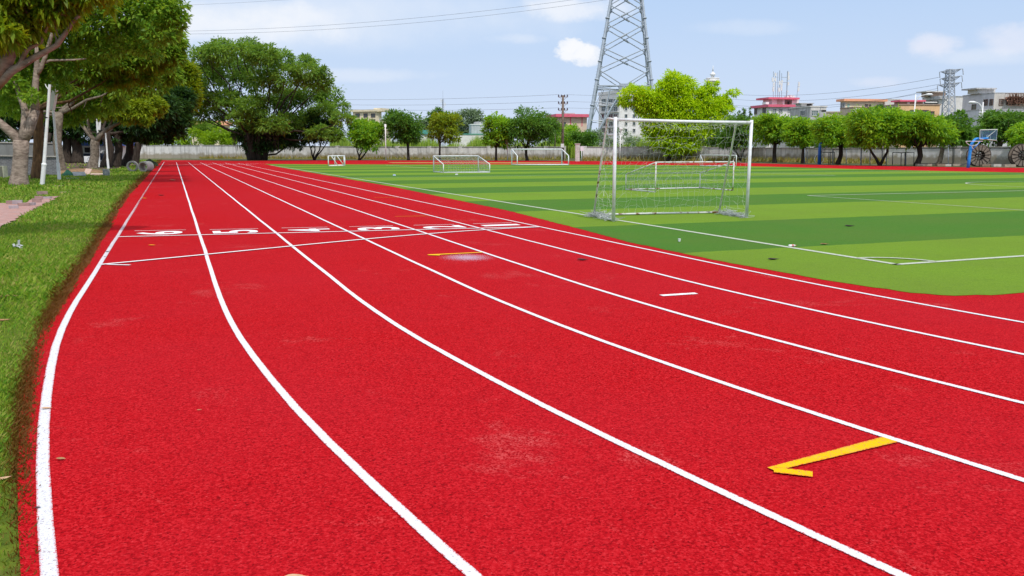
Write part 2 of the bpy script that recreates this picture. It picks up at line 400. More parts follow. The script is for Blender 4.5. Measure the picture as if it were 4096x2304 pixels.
# pale paint splash
mp, nt, b = nodes('paint_dust'); b.inputs['Roughness'].default_value = 0.9
g1 = noise(nt, 45, 4, 0.8); uvn = N(nt, 'ShaderNodeTexCoord'); mpn = N(nt, 'ShaderNodeMapping')
ctr = G(1868, 1030); mpn.inputs['Location'].default_value = (-ctr.x/0.34, -ctr.y/0.40, 0); mpn.inputs['Scale'].default_value = (1/0.34, 1/0.40, 0)
nt.links.new(uvn.outputs['Object'], mpn.inputs[0]); ln = N(nt, 'ShaderNodeVectorMath', operation='LENGTH'); nt.links.new(mpn.outputs[0], ln.inputs[0])
k = math_(nt, 'ADD', ln.outputs['Value'], math_(nt, 'MULTIPLY', math_(nt, 'SUBTRACT', g1, 0.5), 2.6))
tr = N(nt, 'ShaderNodeBsdfTransparent'); mx = N(nt, 'ShaderNodeMixShader'); b.inputs['Base Color'].default_value = (0.62, 0.50, 0.66, 1)
nt.links.new(ramp(nt, k, [(0.2, 0.5), (1.0, 0.0)]), mx.inputs[0]); nt.links.new(tr.outputs[0], mx.inputs[1]); nt.links.new(b.outputs[0], mx.inputs[2])
nt.links.new(mx.outputs[0], nt.nodes['Material Output'].inputs[0])
m = MB(); m.poly([(ctr.x + 0.62*math.cos(a/20*math.tau), ctr.y + 0.7*math.sin(a/20*math.tau), 0.003) for a in range(20)])
m.build('paint_stain', mp, track)

# artificial turf
mf, nt, b = nodes('artificial_turf'); b.inputs['Roughness'].default_value = 0.9; b.inputs['Specular IOR Level'].default_value = 0.06
tc = N(nt, 'ShaderNodeTexCoord'); sp = N(nt, 'ShaderNodeSeparateXYZ'); nt.links.new(tc.outputs['Object'], sp.inputs[0])
wob = math_(nt, 'MULTIPLY', math_(nt, 'SUBTRACT', noise(nt, 3, 4), 0.5), 0.16)
yy = math_(nt, 'ADD', math_(nt, 'SUBTRACT', sp.outputs[1], 9.95 - 40.8), wob)
ph = math_(nt, 'FRACT', math_(nt, 'DIVIDE', yy, 8.16))
s_ = ramp(nt, ph, [(0.0, 0.0), (0.499, 0.0), (0.501, 1.0), (1.0, 1.0)])
fine = noise(nt, 55, 4, 0.8, stretch=(1.0, 0.55, 1.0)); big = noise(nt, 0.5, 4); mid = noise(nt, 7, 4)
dk = mixc(nt, ramp(nt, fine, [(0.3, 0.0), (0.7, 1.0)]), (0.042, 0.13, 0.014), (0.085, 0.205, 0.026))
lt = mixc(nt, ramp(nt, fine, [(0.3, 0.0), (0.7, 1.0)]), (0.108, 0.205, 0.014), (0.182, 0.305, 0.028))
c_ = mixc(nt, s_, dk, lt)
c_ = mixc(nt, ramp(nt, big, [(0.4, 0.0), (0.75, 0.3)]), c_, (0.12, 0.15, 0.03))
c_ = mixc(nt, ramp(nt, mid, [(0.55, 0.0), (0.8, 0.25)]), c_, (0.05, 0.09, 0.02))
nt.links.new(c_, b.inputs['Base Color']); bump(nt, b, fine, 0.6, 0.03)
tl = [Vector((8.3, 87, 0)), Vector((7.9, 70, 0)), Vector((7.85, 50, 0)), Vector((7.75, 32, 0)), Vector((7.2, 18.5, 0)), Vector((6.75, 14, 0)), Vector((6.45, 11.4, 0)), Vector((6.42, 9.2, 0)), Vector((6.55, 7.2, 0)), Vector((6.75, 6.3, 0)), Vector((7.0, 6.0, 0)), Vector((7.5, 5.9, 0))]
tr_ = [Vector((60, 6.0, 0)), Vector((52, 30, 0)), Vector((48.6, 37.4, 0)), Vector((46.9, 42.4, 0)), Vector((45.9, 48.5, 0)), Vector((45.8, 56.5, 0)), Vector((44.4, 63.9, 0)), Vector((38.5, 70.5, 0)), Vector((31, 74.6, 0)), Vector((20, 79.7, 0)), Vector((14, 82, 0))]
pts = jitter_edge(list(reversed(tl + tr_)), 0.12, 0.010)
m = MB(); m.poly([(p.x, p.y, 0.004) for p in pts]); turf = m.build('football_pitch', mf)
tag(turf, 'artificial turf football pitch in light and dark green bands', 'pitch', kind='structure')
turfline = mat('turf_line_white', (0.50, 0.52, 0.46), (0.34, 0.40, 0.28), 30, 0.9, 0.1)
def tline(a, b, wd=0.10): strip(seg(a, b, 30), wd, 0.009, turfline, 'pitch_line', turf, 0.004)
c0 = (8.26, 7.92); tline(c0, (8.13, 79.5)); tline((8.21, 7.95), (58, 8.4))
arc = [Vector((8.24 + 0.65*math.cos(a), 7.94 + 0.65*math.sin(a), 0)) for a in [math.pi/2*i/14 for i in range(15)]]
strip(arc, 0.07, 0.0135, turfline, 'pitch_line', turf)
tline((8.15, 42.9), (47, 43.1)); tline((18.1, 21.1), (48, 20.4)); tline((18.1, 21.1), (18.7, 8.1), 0.07)
tline(G(1543, 661), G(1712, 673)); tline(G(2940, 690), G(3340, 701.5)); tline(G(2900, 706), G(3342, 702))
tline(G(3560, 688), G(4096, 697)); tline(G(2300, 686), G(2700, 681))
carc = [Vector((33.0 + 3.2*math.cos(a), 24.0 + 3.2*math.sin(a), 0)) for a in [math.tau*i/48 for i in range(49)]]
strip(carc, 0.08, 0.0135, turfline, 'pitch_line', turf)

# lawn strip left of the track, brick path
ml, nt, b = nodes('lawn_soil'); b.inputs['Roughness'].default_value = 0.95; b.inputs['Specular IOR Level'].default_value = 0.1
f1 = noise(nt, 0.9, 5, 0.65); f2 = noise(nt, 14, 5); f3 = noise(nt, 70, 3)
c_ = ramp(nt, f1, [(0.36, (0.10, 0.15, 0.012)), (0.52, (0.13, 0.17, 0.018)), (0.64, (0.16, 0.12, 0.045))])
c_ = mixc(nt, ramp(nt, f2, [(0.35, 0.0), (0.7, 0.7)]), c_, (0.035, 0.06, 0.008))
nt.links.new(c_, b.inputs['Base Color']); bump(nt, b, f2, 0.5, 0.06)
m = MB(); m.poly([(p.x + 0.02, p.y, -0.012) for p in edge[::2]] + [(-7.5, 124, -0.012), (-30, 110, -0.012), (-30, -10, -0.012), (10, -24, -0.012)])
tag(m.build('lawn', ml), 'uneven grassy verge with bare soil patches left of the track', 'grass verge', kind='structure')
PATH = [G(-260, 800), G(91, 818), G(143, 790), G(243, 785), G(155, 829), G(83, 868), G(0, 909), G(-260, 1100)]
mb_, nt, b = nodes('brick_paving'); b.inputs['Roughness'].default_value = 0.9
br = N(nt, 'ShaderNodeTexBrick', Scale=4.2); tc = N(nt, 'ShaderNodeTexCoord'); nt.links.new(tc.outputs['Object'], br.inputs['Vector'])
br.inputs['Color1'].default_value = (0.46, 0.22, 0.19, 1); br.inputs['Color2'].default_value = (0.36, 0.20, 0.19, 1); br.inputs['Mortar'].default_value = (0.20, 0.15, 0.11, 1)
fz = noise(nt, 5, 5)
nt.links.new(mixc(nt, ramp(nt, fz, [(0.5, 0.0), (0.7, 0.55)]), br.outputs[0], (0.44, 0.36, 0.36)), b.inputs['Base Color']); bump(nt, b, br.outputs['Fac'], 0.3, 0.02)
SOIL = [G(40, 668), G(140, 655), G(300, 649), G(470, 647), G(566, 650), G(560, 659), G(500, 668), G(440, 680), G(330, 684), G(250, 700), G(120, 690)]  # soil sheet, its dark colour also stands in for missing tree shade
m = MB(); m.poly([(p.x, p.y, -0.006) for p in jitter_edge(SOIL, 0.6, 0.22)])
tag(m.build('soil_shade', mat('soil_shade', (0.16, 0.105, 0.065), (0.07, 0.05, 0.032), 3, .95, .5)), 'bare brown soil under the trees left of the track, its dark tone standing in for their shade', 'soil', kind='structure')
m = MB(); m.poly([(p.x, p.y, 0.012) for p in jitter_edge(PATH, 0.3, 0.04)])
tag(m.build('brick_path', mb_), 'pinkish brick path half buried in the verge', 'path', kind='structure')

# ------------------------------------------------------------------ goals
steel_w = mat('white_pipe', (0.72, 0.74, 0.78), (0.55, 0.56, 0.58), 9, 0.45, 0.05, lo=0.3, hi=0.5)
steel_r = mat('rusty_pipe', (0.70, 0.70, 0.70), (0.20, 0.09, 0.04), 5, 0.6, 0.1, lo=0.38, hi=0.46)
netm = mat('net_cord', (0.72, 0.74, 0.72), (0.55, 0.58, 0.55), 20, 0.9, 0)
netg = mat('net_cord_grey', (0.46, 0.49, 0.48), (0.34, 0.37, 0.36), 20, 0.9, 0)
def net(mb, a, b, c, d, nu, nv, r, sag, rnd, lowdrop=0.0):
    """cords between corners a-b (top) and d-c (bottom)"""
    a, b, c, d = map(Vector, (a, b, c, d)); n = (b-a).cross(d-a).normalized(); g = {}
    for i in range(nu+1):
        for j in range(nv+1):
            s, t = i/nu, j/nv
            p = (a*(1-s)+b*s)*(1-t) + (d*(1-s)+c*s)*t
            k = math.sin(math.pi*s)*math.sin(math.pi*min(t*1.05, 1))
            ed = 0.25 if (i in (0, nu) or j in (0, nv)) else 1
            p = p + n*sag*k + Vector((random.gauss(0, rnd), random.gauss(0, rnd), random.gauss(0, rnd)))*ed - UP*lowdrop*math.sin(math.pi*s)*(1-t)
            p.z = max(p.z, 0.02); g[i, j] = p
    for j in range(nv+1):
        if random.random() < 0.9 or j in (0, nv): mb.tube([g[i, j] for i in range(nu+1)], r, 3, False)
    for i in range(nu+1):
        if random.random() < 0.93: mb.tube([g[i, j] for j in range(nv+1)], r, 3, False)
def bar(name, pts, r, m, par, n=10):
    b = MB(); b.tube(pts, r, n); return b.build(name, m, par, True)
# the tall goal near the track
a0, a1, b0, b1 = G(2454, 887), G(2986, 872), G(2375, 864), G(2876, 854)
z1 = P(2462, 474, fwd(a0)).z; z2 = P(3004, 486, fwd(a1)).z
A0 = Vector((a0.x+0.0, a0.y, z1)); A1 = Vector((a1.x+0.02, a1.y, z2))
g = thing('football_goal', 'tall white tube goal with ragged net standing by the track, rust on its back rails', 'goal', a0, 'football goals on the pitch')
r = 0.030
bar('goal_post', [a0, A0 + UP*0.03], 0.034, steel_w, g, 14); bar('goal_post', [a1, A1 + UP*0.03], 0.033, steel_w, g, 14)
bar('crossbar', [A0 - UP*0.02, (A0+A1)/2 - UP*0.03, A1 - UP*0.02], r, steel_w, g, 14)
back = (b0 - a0).normalized()
k0 = P(2430, 474, fwd(a0) + 0.55); k1 = P(2946, 492, fwd(a1) + 0.5)
bar('back_stay', [A0 - UP*0.02, k0*0.75 + A0*0.25, k0, k0*0.93 + b0*0.07 - UP*0.02, b0*0.5+k0*0.5 + back*0.03, b0 + UP*0.03], 0.020, steel_r, g)
bar('back_stay', [A1 - UP*0.04, k1, b1 + UP*0.03], 0.022, steel_w, g)
bar('stay_brace', [A0 - UP*0.30, A0*0.12 + k0*0.88 - UP*0.33], 0.012, steel_w, g, 6)
for nm, p, q, rr, mm in (('base_rail', a0, b0, 0.02, steel_w), ('base_rail', b0, b1, 0.02, steel_r), ('base_rail', b1, a1, 0.02, steel_w)):
    bar(nm, [p + UP*0.03, q + UP*0.03], rr, mm, g)
b = MB(); random.seed(3)
net(b, k0 + (k1-k0)*0.05, k1, b1 + UP*0.05, b0 + UP*0.05, 22, 14, 0.0016, 0.22, 0.035, 0.12)
net(b, A0 - UP*0.05, k0, b0 + UP*0.05, a0 + UP*0.06, 6, 16, 0.0016, 0.04, 0.03)
net(b, A1 - UP*0.05, k1, b1 + UP*0.05, a1 + UP*0.06, 6, 16, 0.0016, 0.05, 0.03)
net(b, A0 - UP*0.04, A1 - UP*0.04, k1 - UP*0.05, k0 - UP*0.05, 22, 4, 0.0016, -0.05, 0.03, 0.14)
b.build('net', netm, g)
random.seed(5)                                                     # slack net heaped along the base rails
for p, q, kn in ((b0 - back*0.05, b0 - back*0.5, 60), (b1 + back*-0.1, a1, 60), (b0, a0, 40)):
    b = MB()
    for i in range(kn):
        s = random.random(); c = p*(1-s) + q*s + Vector((random.gauss(0, .07), random.gauss(0, .07), 0))
        b.tube([c + Vector((random.gauss(0, .09), random.gauss(0, .09), abs(random.gauss(.03, .05)))) for _ in range(5)], 0.004, 3, False)
    b.build('slack_net', netg, g)

def low_goal(label, T0, T1, S0_, S1_, h, hs, r=0.03, mm=None, nn=(20, 8), withnet=True, rn=0.004):
    """goal with tall front frame T0-T1 (height h) and short rear posts at S0_-S1_ (height hs)"""
    mm = mm or steel_w
    g = thing('football_goal', label, 'goal', T0, 'football goals on the pitch')
    t0, t1, s0, s1 = T0 + UP*h, T1 + UP*h, S0_ + UP*hs, S1_ + UP*hs
    bar('goal_post', [T0, t0], r, mm, g); bar('goal_post', [T1, t1], r, mm, g); bar('crossbar', [t0, t1], r, mm, g)
    for p, q, st_ in ((T0, t0, (S0_, s0)), (T1, t1, (S1_, s1))):
        bar('rear_post', [st_[0], st_[1]], r*0.8, mm, g); bar('side_stay', [q, st_[1]], r*0.85, mm, g); bar('base_rail', [p + UP*r, st_[0] + UP*r], r, mm, g)
    bar('base_rail', [S0_ + UP*r, S1_ + UP*r], r*0.95, mm, g)
    if withnet:
        b = MB()
        net(b, s0, s1, S1_ + UP*.02, S0_ + UP*.02, nn[0], max(3, nn[1]//2), rn, 0.1, 0.02)
        net(b, t0, t1, s1, s0, nn[0], nn[1], rn, -0.08, 0.02, 0.05)
        for q, s_, S_, T_ in ((t0, s0, S0_, T0), (t1, s1, S1_, T1)): net(b, q, s_, S_, T_, 9, 7, rn, 0.03, 0.02)
        b.build('net', netg, g)
    return g
d2 = fwd(G(2621, 769))
low_goal('low white goal with grey net seen through the tall goal', G(2621, 770), G(2931, 763.5), G(2503, 760), G(2799, 753), P(2626, 649, d2).z, 0.55, 0.022, steel_r, (18, 7))
low_goal('low white goal turned its back, mid pitch in front of the olive tree', G(1735, 689), G(1913, 687), G(1774, 692), G(1959, 691), 1.0, 0.52, 0.034, None, (18, 8), True, 0.006)
low_goal('bright white goal without net on the far edge of the pitch', G(2047, 660), G(2247, 660), G(2069, 661), G(2274, 661), 1.42, 0.84, 0.055, None, withnet=False)
low_goal('small white goal standing farthest right, seen past the right tall post', G(2800, 663), G(2944, 667), G(2808, 664), G(2932, 664), 0.93, 0.55, 0.03, None, withnet=False)
g5 = thing('small_goal', 'small white box goal with diagonal struts near the far bend', 'goal', G(1313, 665))
p0, p1 = G(1314, 665), G(1377, 664); q0, q1 = G(1340, 662.5), G(1380, 662.0); hh = 0.86
for p in (p0, p1, q0, q1): bar('goal_post', [p, p + UP*hh], 0.042, steel_w, g5)
for p, q in ((p0, p1), (q0, q1), (p0, q0), (p1, q1)): bar('crossbar', [p + UP*hh, q + UP*hh], 0.036, steel_w, g5); bar('base_rail', [p + UP*.04, q + UP*.04], 0.036, steel_w, g5)
bar('diagonal_strut', [p0*0.8+p1*0.2 + UP*hh, p0*0.4+p1*0.6 + UP*.03], 0.036, steel_w, g5); bar('diagonal_strut', [p0*0.45+p1*0.55 + UP*hh, p1 + UP*.03], 0.036, steel_w, g5)

# ------------------------------------------------------------------ foliage and trees
LEAF = dict(
    mango=leafmat('mango_leaves', ((0.05, 0.16, 0.014), (0.13, 0.34, 0.02), (0.40, 0.60, 0.022)), .45),
    dark=leafmat('dark_leaves', ((0.03, 0.10, 0.018), (0.08, 0.21, 0.026), (0.17, 0.32, 0.03)), .42),
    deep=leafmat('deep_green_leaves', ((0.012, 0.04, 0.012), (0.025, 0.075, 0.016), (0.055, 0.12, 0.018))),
    banyan=leafmat('banyan_leaves', ((0.055, 0.14, 0.024), (0.13, 0.27, 0.034), (0.26, 0.40, 0.04)), 0.45),
    lime=leafmat('lime_leaves', ((0.17, 0.34, 0.005), (0.40, 0.62, 0.008), (0.64, 0.80, 0.015)), 0.42),
    olive=leafmat('olive_leaves', ((0.08, 0.15, 0.010), (0.20, 0.30, 0.014), (0.36, 0.43, 0.018)), .45),
    yellow=leafmat('yellow_green_leaves', ((0.05, 0.12, 0.006), (0.14, 0.24, 0.010), (0.32, 0.38, 0.010)), 0.45),
    near=leafmat('broad_green_leaves', ((0.06, 0.16, 0.018), (0.15, 0.32, 0.028), (0.32, 0.46, 0.034)), 0.5),
    gold=leafmat('golden_leaves', ((0.08, 0.18, 0.008), (0.18, 0.31, 0.012), (0.38, 0.41, 0.014)), 0.5),
    creeper=leafmat('creeper_leaves', ((0.08, 0.18, 0.006), (0.20, 0.38, 0.010), (0.38, 0.52, 0.014)), .42),
    grey=leafmat('greyish_leaves', ((0.12, 0.19, 0.12), (0.20, 0.29, 0.17), (0.28, 0.38, 0.22))),  # pale and greyish: distance haze of the far trees put into the colour
    reed=leafmat('reed_leaves', ((0.12, 0.22, 0.03), (0.26, 0.40, 0.05), (0.42, 0.52, 0.10)), .4),
)
bark_d = mat('dark_bark', (0.060, 0.045, 0.035), (0.025, 0.018, 0.014), 8, 0.95, 0.8, stretch=(1, 1, 0.25))
bark_p = mat('pale_bark', (0.36, 0.285, 0.235), (0.16, 0.12, 0.095), 5, 0.9, 0.8, stretch=(1, 1, 2.2))
bark_b = mat('brown_bark', (0.17, 0.095, 0.045), (0.075, 0.04, 0.022), 6, 0.95, 0.8, stretch=(1, 1, 0.4))
bark_g = mat('grey_bark', (0.26, 0.215, 0.17), (0.10, 0.08, 0.06), 7, 0.95, 0.8)
def leaves(blobs, n, L, rng, clump=0.34, shell=0.62, width=0.38, droop=0.3, per=22, flat=0.7):
    """blobs: list of (centre, (rx, ry, rz)); leaves gather in clumps near the skin of every blob"""
    C = np.array([b[0] for b in blobs], float); R = np.array([b[1] for b in blobs], float)
    wts = (R[:, 0]*R[:, 2])**0.9; wts /= wts.sum()
    nc = max(len(blobs), n//per)
    bi = rng.choice(len(blobs), nc, p=wts)
    d = unit(rng.normal(size=(nc, 3))); d[:, 2] = np.where(d[:, 2] < -0.7, -d[:, 2]*0.5, d[:, 2]); d = unit(d)
    rad = shell + (1.06-shell)*rng.random(nc)**0.7
    cc = C[bi] + d*R[bi]*rad[:, None]
    cr = clump*np.cbrt(R[bi].prod(1))*(0.55 + 0.8*rng.random(nc))
    li = rng.integers(0, nc, n)
    off = rng.normal(size=(n, 3))*0.5; off[:, 2] *= flat
    base = cc[li] + off*cr[li][:, None]
    out = d[li]*0.7 + unit(off)*0.8 + rng.normal(size=(n, 3))*0.45; out[:, 2] -= droop*(0.3 + rng.random(n))
    ax = unit(out)
    up = np.tile([0, 0, 1.0], (n, 1)) + rng.normal(size=(n, 3))*0.55
    side = unit(np.cross(ax, up)); ln = L*(0.6 + 0.8*rng.random(n))[:, None]; wd = ln*width
    nrm = np.cross(side, ax)
    tip = base + ax*ln; tip[:, 2] -= ln[:, 0]*0.12
    mid = base + ax*ln*0.45
    return np.stack([base, mid + side*wd*0.5 + nrm*ln*0.07, tip, mid - side*wd*0.5 + nrm*ln*0.07], 1)
def limb(mb, a, b, r0, r1, wob=0.06, k=6, n=7, rise=0.15):
    a, b = Vector(a), Vector(b); L = (b-a).length; pts = []
    for i in range(k+1):
        t = i/k; p = a.lerp(b, t) + UP*rise*L*math.sin(math.pi*t)*-0.5
        if 0 < i < k: p += Vector((random.gauss(0, wob*L*.35), random.gauss(0, wob*L*.35), random.gauss(0, wob*L*.25)))
        pts.append(p)
    mb.tube(pts, [r0 + (r1-r0)*(i/k)**0.8 for i in range(k+1)], n)
    return pts
TREES = 'trees'
def tree(name, label, cat, base, blobs, leaf, bark, n, L, r=0.15, fork=None, group=None, stems=None, nlimb=9, wseed=1, parts=(), clump=0.34, width=0.38, shell=0.62, flare=1.5, per=22, fork_at=None, droop=0.3):
    rng = np.random.default_rng(wseed); random.seed(wseed)
    base = Vector(base); t = thing(name, label, cat, base, group)
    zc = sum(b[0][2] for b in blobs)/len(blobs); zb = min(b[0][2]-b[1][2] for b in blobs)
    fork = fork if fork is not None else max(0.5, zb + 0.15*(zc-zb))
    fp = Vector(fork_at) if fork_at is not None else base + Vector((random.gauss(0, .1), random.gauss(0, .1), fork))
    mb = MB()
    if stems is None:
        mid = base.lerp(fp, 0.5) + Vector((random.gauss(0, r*.4), random.gauss(0, r*.4), 0))
        mb.tube([base - UP*0.1, base + UP*fork*0.08, base.lerp(mid, 0.5), mid, mid.lerp(fp, 0.55), fp], [r*flare, r*flare*.85, r*1.1, r, r*.95, r*1.02], 10)
    else:
        for s in stems: mb.tube(*s)
    bl = sorted(blobs, key=lambda b: -b[1][0])
    for i in range(nlimb):
        b = bl[i % len(bl)]
        tgt = Vector(b[0]) + Vector([random.uniform(-.5, .5)*q for q in b[1]])
        src = fp if stems is None else Vector(random.choice(stems)[0][-1])
        p = limb(mb, src - UP*0.1, tgt, r*random.uniform(.42, .62), r*.10, rise=0.1)
        for _ in range(2):
            q = random.choice(p[2:]); e = q + Vector([random.uniform(-.8, .8)*x for x in b[1]])
            limb(mb, q, e, r*.2, r*.05, k=4, n=5)
    mb.build('trunk', bark, t, True)
    np_mesh('crown', leaves(blobs, n, L, rng, clump, shell, width, per=per, droop=droop), 4, leaf, t)
    return t
def pxblobs(lst, d, dz=0.75, ky=1.0):
    """blobs given in photo pixels (u, v, radius[, depth offset in m[, vertical radius]]) at distance d"""
    out = []
    for q in lst:
        u, v, rp = q[:3]; dd = d + (q[3] if len(q) > 3 else 0); c = P(u, v, dd); R = rp*mpp(dd)
        rz = q[4]*mpp(dd) if len(q) > 4 else R*0.9
        out.append(((c.x, c.y, c.z), (R, R*dz, rz)))
    return out
def round_crown(u0, u1, v0, v1, d, seed, k=13, lump=0.42):
    rng = random.Random(seed); uc, vc, ru, rv = (u0+u1)/2, (v0+v1)/2, (u1-u0)/2, (v1-v0)/2; s = mpp(d); out = []
    c = P(uc, vc, d)
    out.append(((c.x, c.y, c.z), (ru*s*.72, ru*s*.72, rv*s*.72)))
    for i in range(k):
        a = math.tau*(i + rng.random()*.6)/k; e = rng.uniform(-.85, .95); f = math.sqrt(max(0.05, 1-e*e*0.7)); q = rng.uniform(.60, .72)
        p = c + RT*(ru*s*q*f*math.cos(a)) + FW*(ru*s*q*f*math.sin(a)) + UP*(rv*s*q*e)
        l = lump*rng.uniform(.8, 1.15)
        out.append(((p.x, p.y, p.z), (ru*s*l, ru*s*l, rv*s*l)))
    return out
def mango(label, crown, base, leaf, seed, n=5200, L=0.36, r=0.17, bark=None, stems=0, group='round trees along the boundary wall', cat='tree', **kw):
    bpt = G(*base); d = fwd(bpt); bl = round_crown(*crown, d, seed)
    st_ = None
    if stems:
        st_ = []; rr = random.Random(seed)
        for i in range(stems):
            a = math.tau*i/stems + rr.random(); top = P(crown[0] + (crown[1]-crown[0])*(0.28 + 0.44*i/max(1, stems-1)), crown[3]*.72 + crown[2]*.28, d + rr.uniform(-.6, .6))
            q0 = bpt + Vector((math.cos(a), math.sin(a), 0))*r*0.5; mid = q0.lerp(top, .5) + Vector((rr.gauss(0, .12), rr.gauss(0, .12), 0)) + RT*(0.10*(1 if i else -1))
            st_.append(([q0 - UP*.1, q0.lerp(mid, .5) + RT*rr.gauss(0, .08), mid, top], [r*.75, r*.6, r*.5, r*.35], 7))
    return tree('round_tree', label, cat, bpt, bl, LEAF[leaf], bark or bark_d, int(n*1.5), L, r, group=group, stems=st_, wseed=seed, **kw)
mango('dark bushy tree with thin splayed stems under the banyan right side', (1180, 1365, 465, 600), (1255, 640), 'deep', 11, 4200, .36, .16, stems=4)
mango('dome shaped yellow green tree forking low, beside the white pole', (1385, 1530, 466, 606), (1436, 640), 'mango', 12, 5200, .36, .17, stems=3)
mango('green tree on a straight trunk, first right of the white pole', (1538, 1684, 436, 602), (1634, 640), 'dark', 13, 5600, .36, .16)
mango('thin olive tree behind the mid pitch goal', (1714, 1836, 440, 595), (1759, 641), 'olive', 14, 3300, .36, .13)
mango('slim yellowish tree left of the dark green one, before the grey hut', (1932, 2052, 466, 592), (1984, 642), 'mango', 15, 3800, .36, .14)
mango('large dark green tree behind the bright white far goal', (2034, 2220, 428, 596), (2108, 642), 'dark', 16, 6800, .36, .17)
mango('dull dark tree with two trunks behind the right post of the tall goal', (2886, 3030, 470, 612), (2964, 646), 'dark', 17, 4600, .34, .16, stems=2)
mango('full round green tree right of the tall goal', (3010, 3190, 448, 604), (3098, 650), 'mango', 18, 7000, .32, .2)
mango('smaller round tree between the full one and the blue post', (3144, 3272, 474, 598), (3212, 653), 'mango', 19, 4600, .32, .18)
mango('round tree directly right of the blue post', (3256, 3446, 452, 600), (3352, 657), 'mango', 20, 6800, .32, .2)
mango('broad tree with a fork in its trunk before the peach house', (3398, 3612, 426, 600), (3518, 662), 'mango', 21, 8200, .31, .2, stems=2)
mango('yellow topped broad tree left of the lattice pylon', (3568, 3806, 456, 594), (3668, 663), 'mango', 22, 8200, .31, .22)
mango('dark tree behind the yellow topped one, below the lattice pylon', (3742, 3872, 448, 596), (3755, 660), 'dark', 23, 4600, .33, .2, bark=bark_g)
mango('dark leaning tree behind the basketball backboard', (3916, 4110, 448, 600), (3988, 659), 'dark', 24, 7000, .31, .24, bark=bark_g)
mango('yellowish tree cut by the right edge of the photo', (4062, 4300, 470, 606), (4200, 664), 'mango', 25, 5000, .32, .2)
# bright lime tree behind the tall goal
bp = G(2676, 643); d = fwd(bp)
lime = pxblobs([(2690,335,46),(2735,345,38),(2660,365,44),(2720,390,52),(2600,395,46),(2530,388,44),(2575,410,40),(2500,405,26),(2640,420,56),(2780,410,50),(2690,440,60),(2760,455,60),(2620,460,44),(2825,375,32),(2850,345,24),(2850,420,44),(2895,440,34),(2840,475,50),(2650,500,56),(2720,510,66),(2790,520,54),(2610,530,40),(2660,560,48),(2720,575,52),(2690,600,34),(2930,375,20),(2905,392,16),(2880,405,14),(2905,480,26),(2770,575,36),(2560,450,18),(2580,490,20)], d, 0.9)
for i, b_ in enumerate(lime): pass
tree('spreading_tree', 'big bright lime green tree behind the tall goal', 'tree', bp, lime, LEAF['lime'], bark_d, 52000, .36, .26, nlimb=14, wseed=31, group='round trees along the boundary wall', clump=0.36, fork=2.2, shell=.6, per=40)
# the banyan
bp = G(1030, 641); d = fwd(bp)
rb = random.Random(4); bb = []
for q in [(800,240,58),(860,215,55),(930,200,50),(990,205,50),(1060,225,55),(1120,240,50),(1020,260,60),(900,280,70),(820,310,66),(770,350,52),(960,330,66),(1060,330,64),(1150,310,64),(1220,290,52),(1270,330,52),(1310,380,50),(1240,380,60),(1160,400,60),(1080,420,60),(1000,430,60),(910,400,50),(830,400,50),(780,430,42),(760,300,36),(1350,430,40),(1370,480,34),(1300,450,48),(1230,470,46),(1160,490,50),(1090,500,54),(1020,500,60),(960,470,40),(870,460,36),(800,470,30),(1330,540,34),(1270,530,40),(1200,540,44),(960,540,30),(1010,560,46),(1070,550,50),(1110,570,36),(880,180,34),(1000,175,30),(1225,250,34),(1290,290,30)]:
    off = rb.uniform(-6, 6); bb += pxblobs([(q[0], q[1], q[2], off)], d, 0.9)
    bb[-1] = (bb[-1][0], (bb[-1][1][0], bb[-1][1][1], bb[-1][1][2]*0.72))
random.seed(9)
stems = []
for i in range(9):
    a = math.tau*i/9; q = bp + Vector((math.cos(a)*.9, math.sin(a)*.6, 0)); e = bp + Vector((math.cos(a)*1.5 + random.gauss(0, .2), math.sin(a)*1.2, 3.1 + random.random()))
    stems.append(([q - UP*.1, q.lerp(e, .4) + Vector((random.gauss(0, .15), 0, 0)), e], [.42, .30, .24], 8))
bt = tree('banyan_tree', 'huge spreading banyan with hanging aerial roots by the far bend', 'tree', bp, bb, LEAF['banyan'], bark_d, 64000, .40, .34, stems=stems, nlimb=44, wseed=41, clump=0.40, per=30, flare=1)
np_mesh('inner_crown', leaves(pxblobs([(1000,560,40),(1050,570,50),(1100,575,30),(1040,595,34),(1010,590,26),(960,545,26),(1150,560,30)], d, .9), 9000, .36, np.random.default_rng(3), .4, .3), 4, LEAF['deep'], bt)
b = MB()
for i in range(90):
    u = random.choice((random.uniform(925, 1010), random.uniform(985, 1120))); v = random.uniform(535, 560); p = P(u, v, d + random.uniform(-2.5, 2)); e = P(u + random.gauss(0, 3), random.uniform(560, 612), fwd(p))
    b.tube([p, p.lerp(e, .5) + RT*random.gauss(0, .1), e], [.05, .035, .015], 4)
tag(b.build('aerial_roots', bark_d, bt), kind='stuff')
# low leaning tree beside the banyan
bp = G(1064, 641); d = fwd(bp); random.seed(12)
pts = [bp - UP*.1, P(1070, 620, d), P(1105, 616, d), P(1140, 590, d)]
tree('leaning_tree', 'small dark tree with a long bent stem leaning right of the banyan trunk', 'tree', bp, pxblobs([(1140,560,42),(1180,575,30),(1110,575,34),(1090,545,34)], d), LEAF['deep'], bark_d, 3200, .34, .12,
     stems=[(pts, [.16, .13, .12, .09], 7), ([bp, P(1062, 610, d), P(1075, 585, d), P(1082, 560, d)], [.14, .11, .09, .07], 7)], nlimb=6, wseed=43, shell=.3)
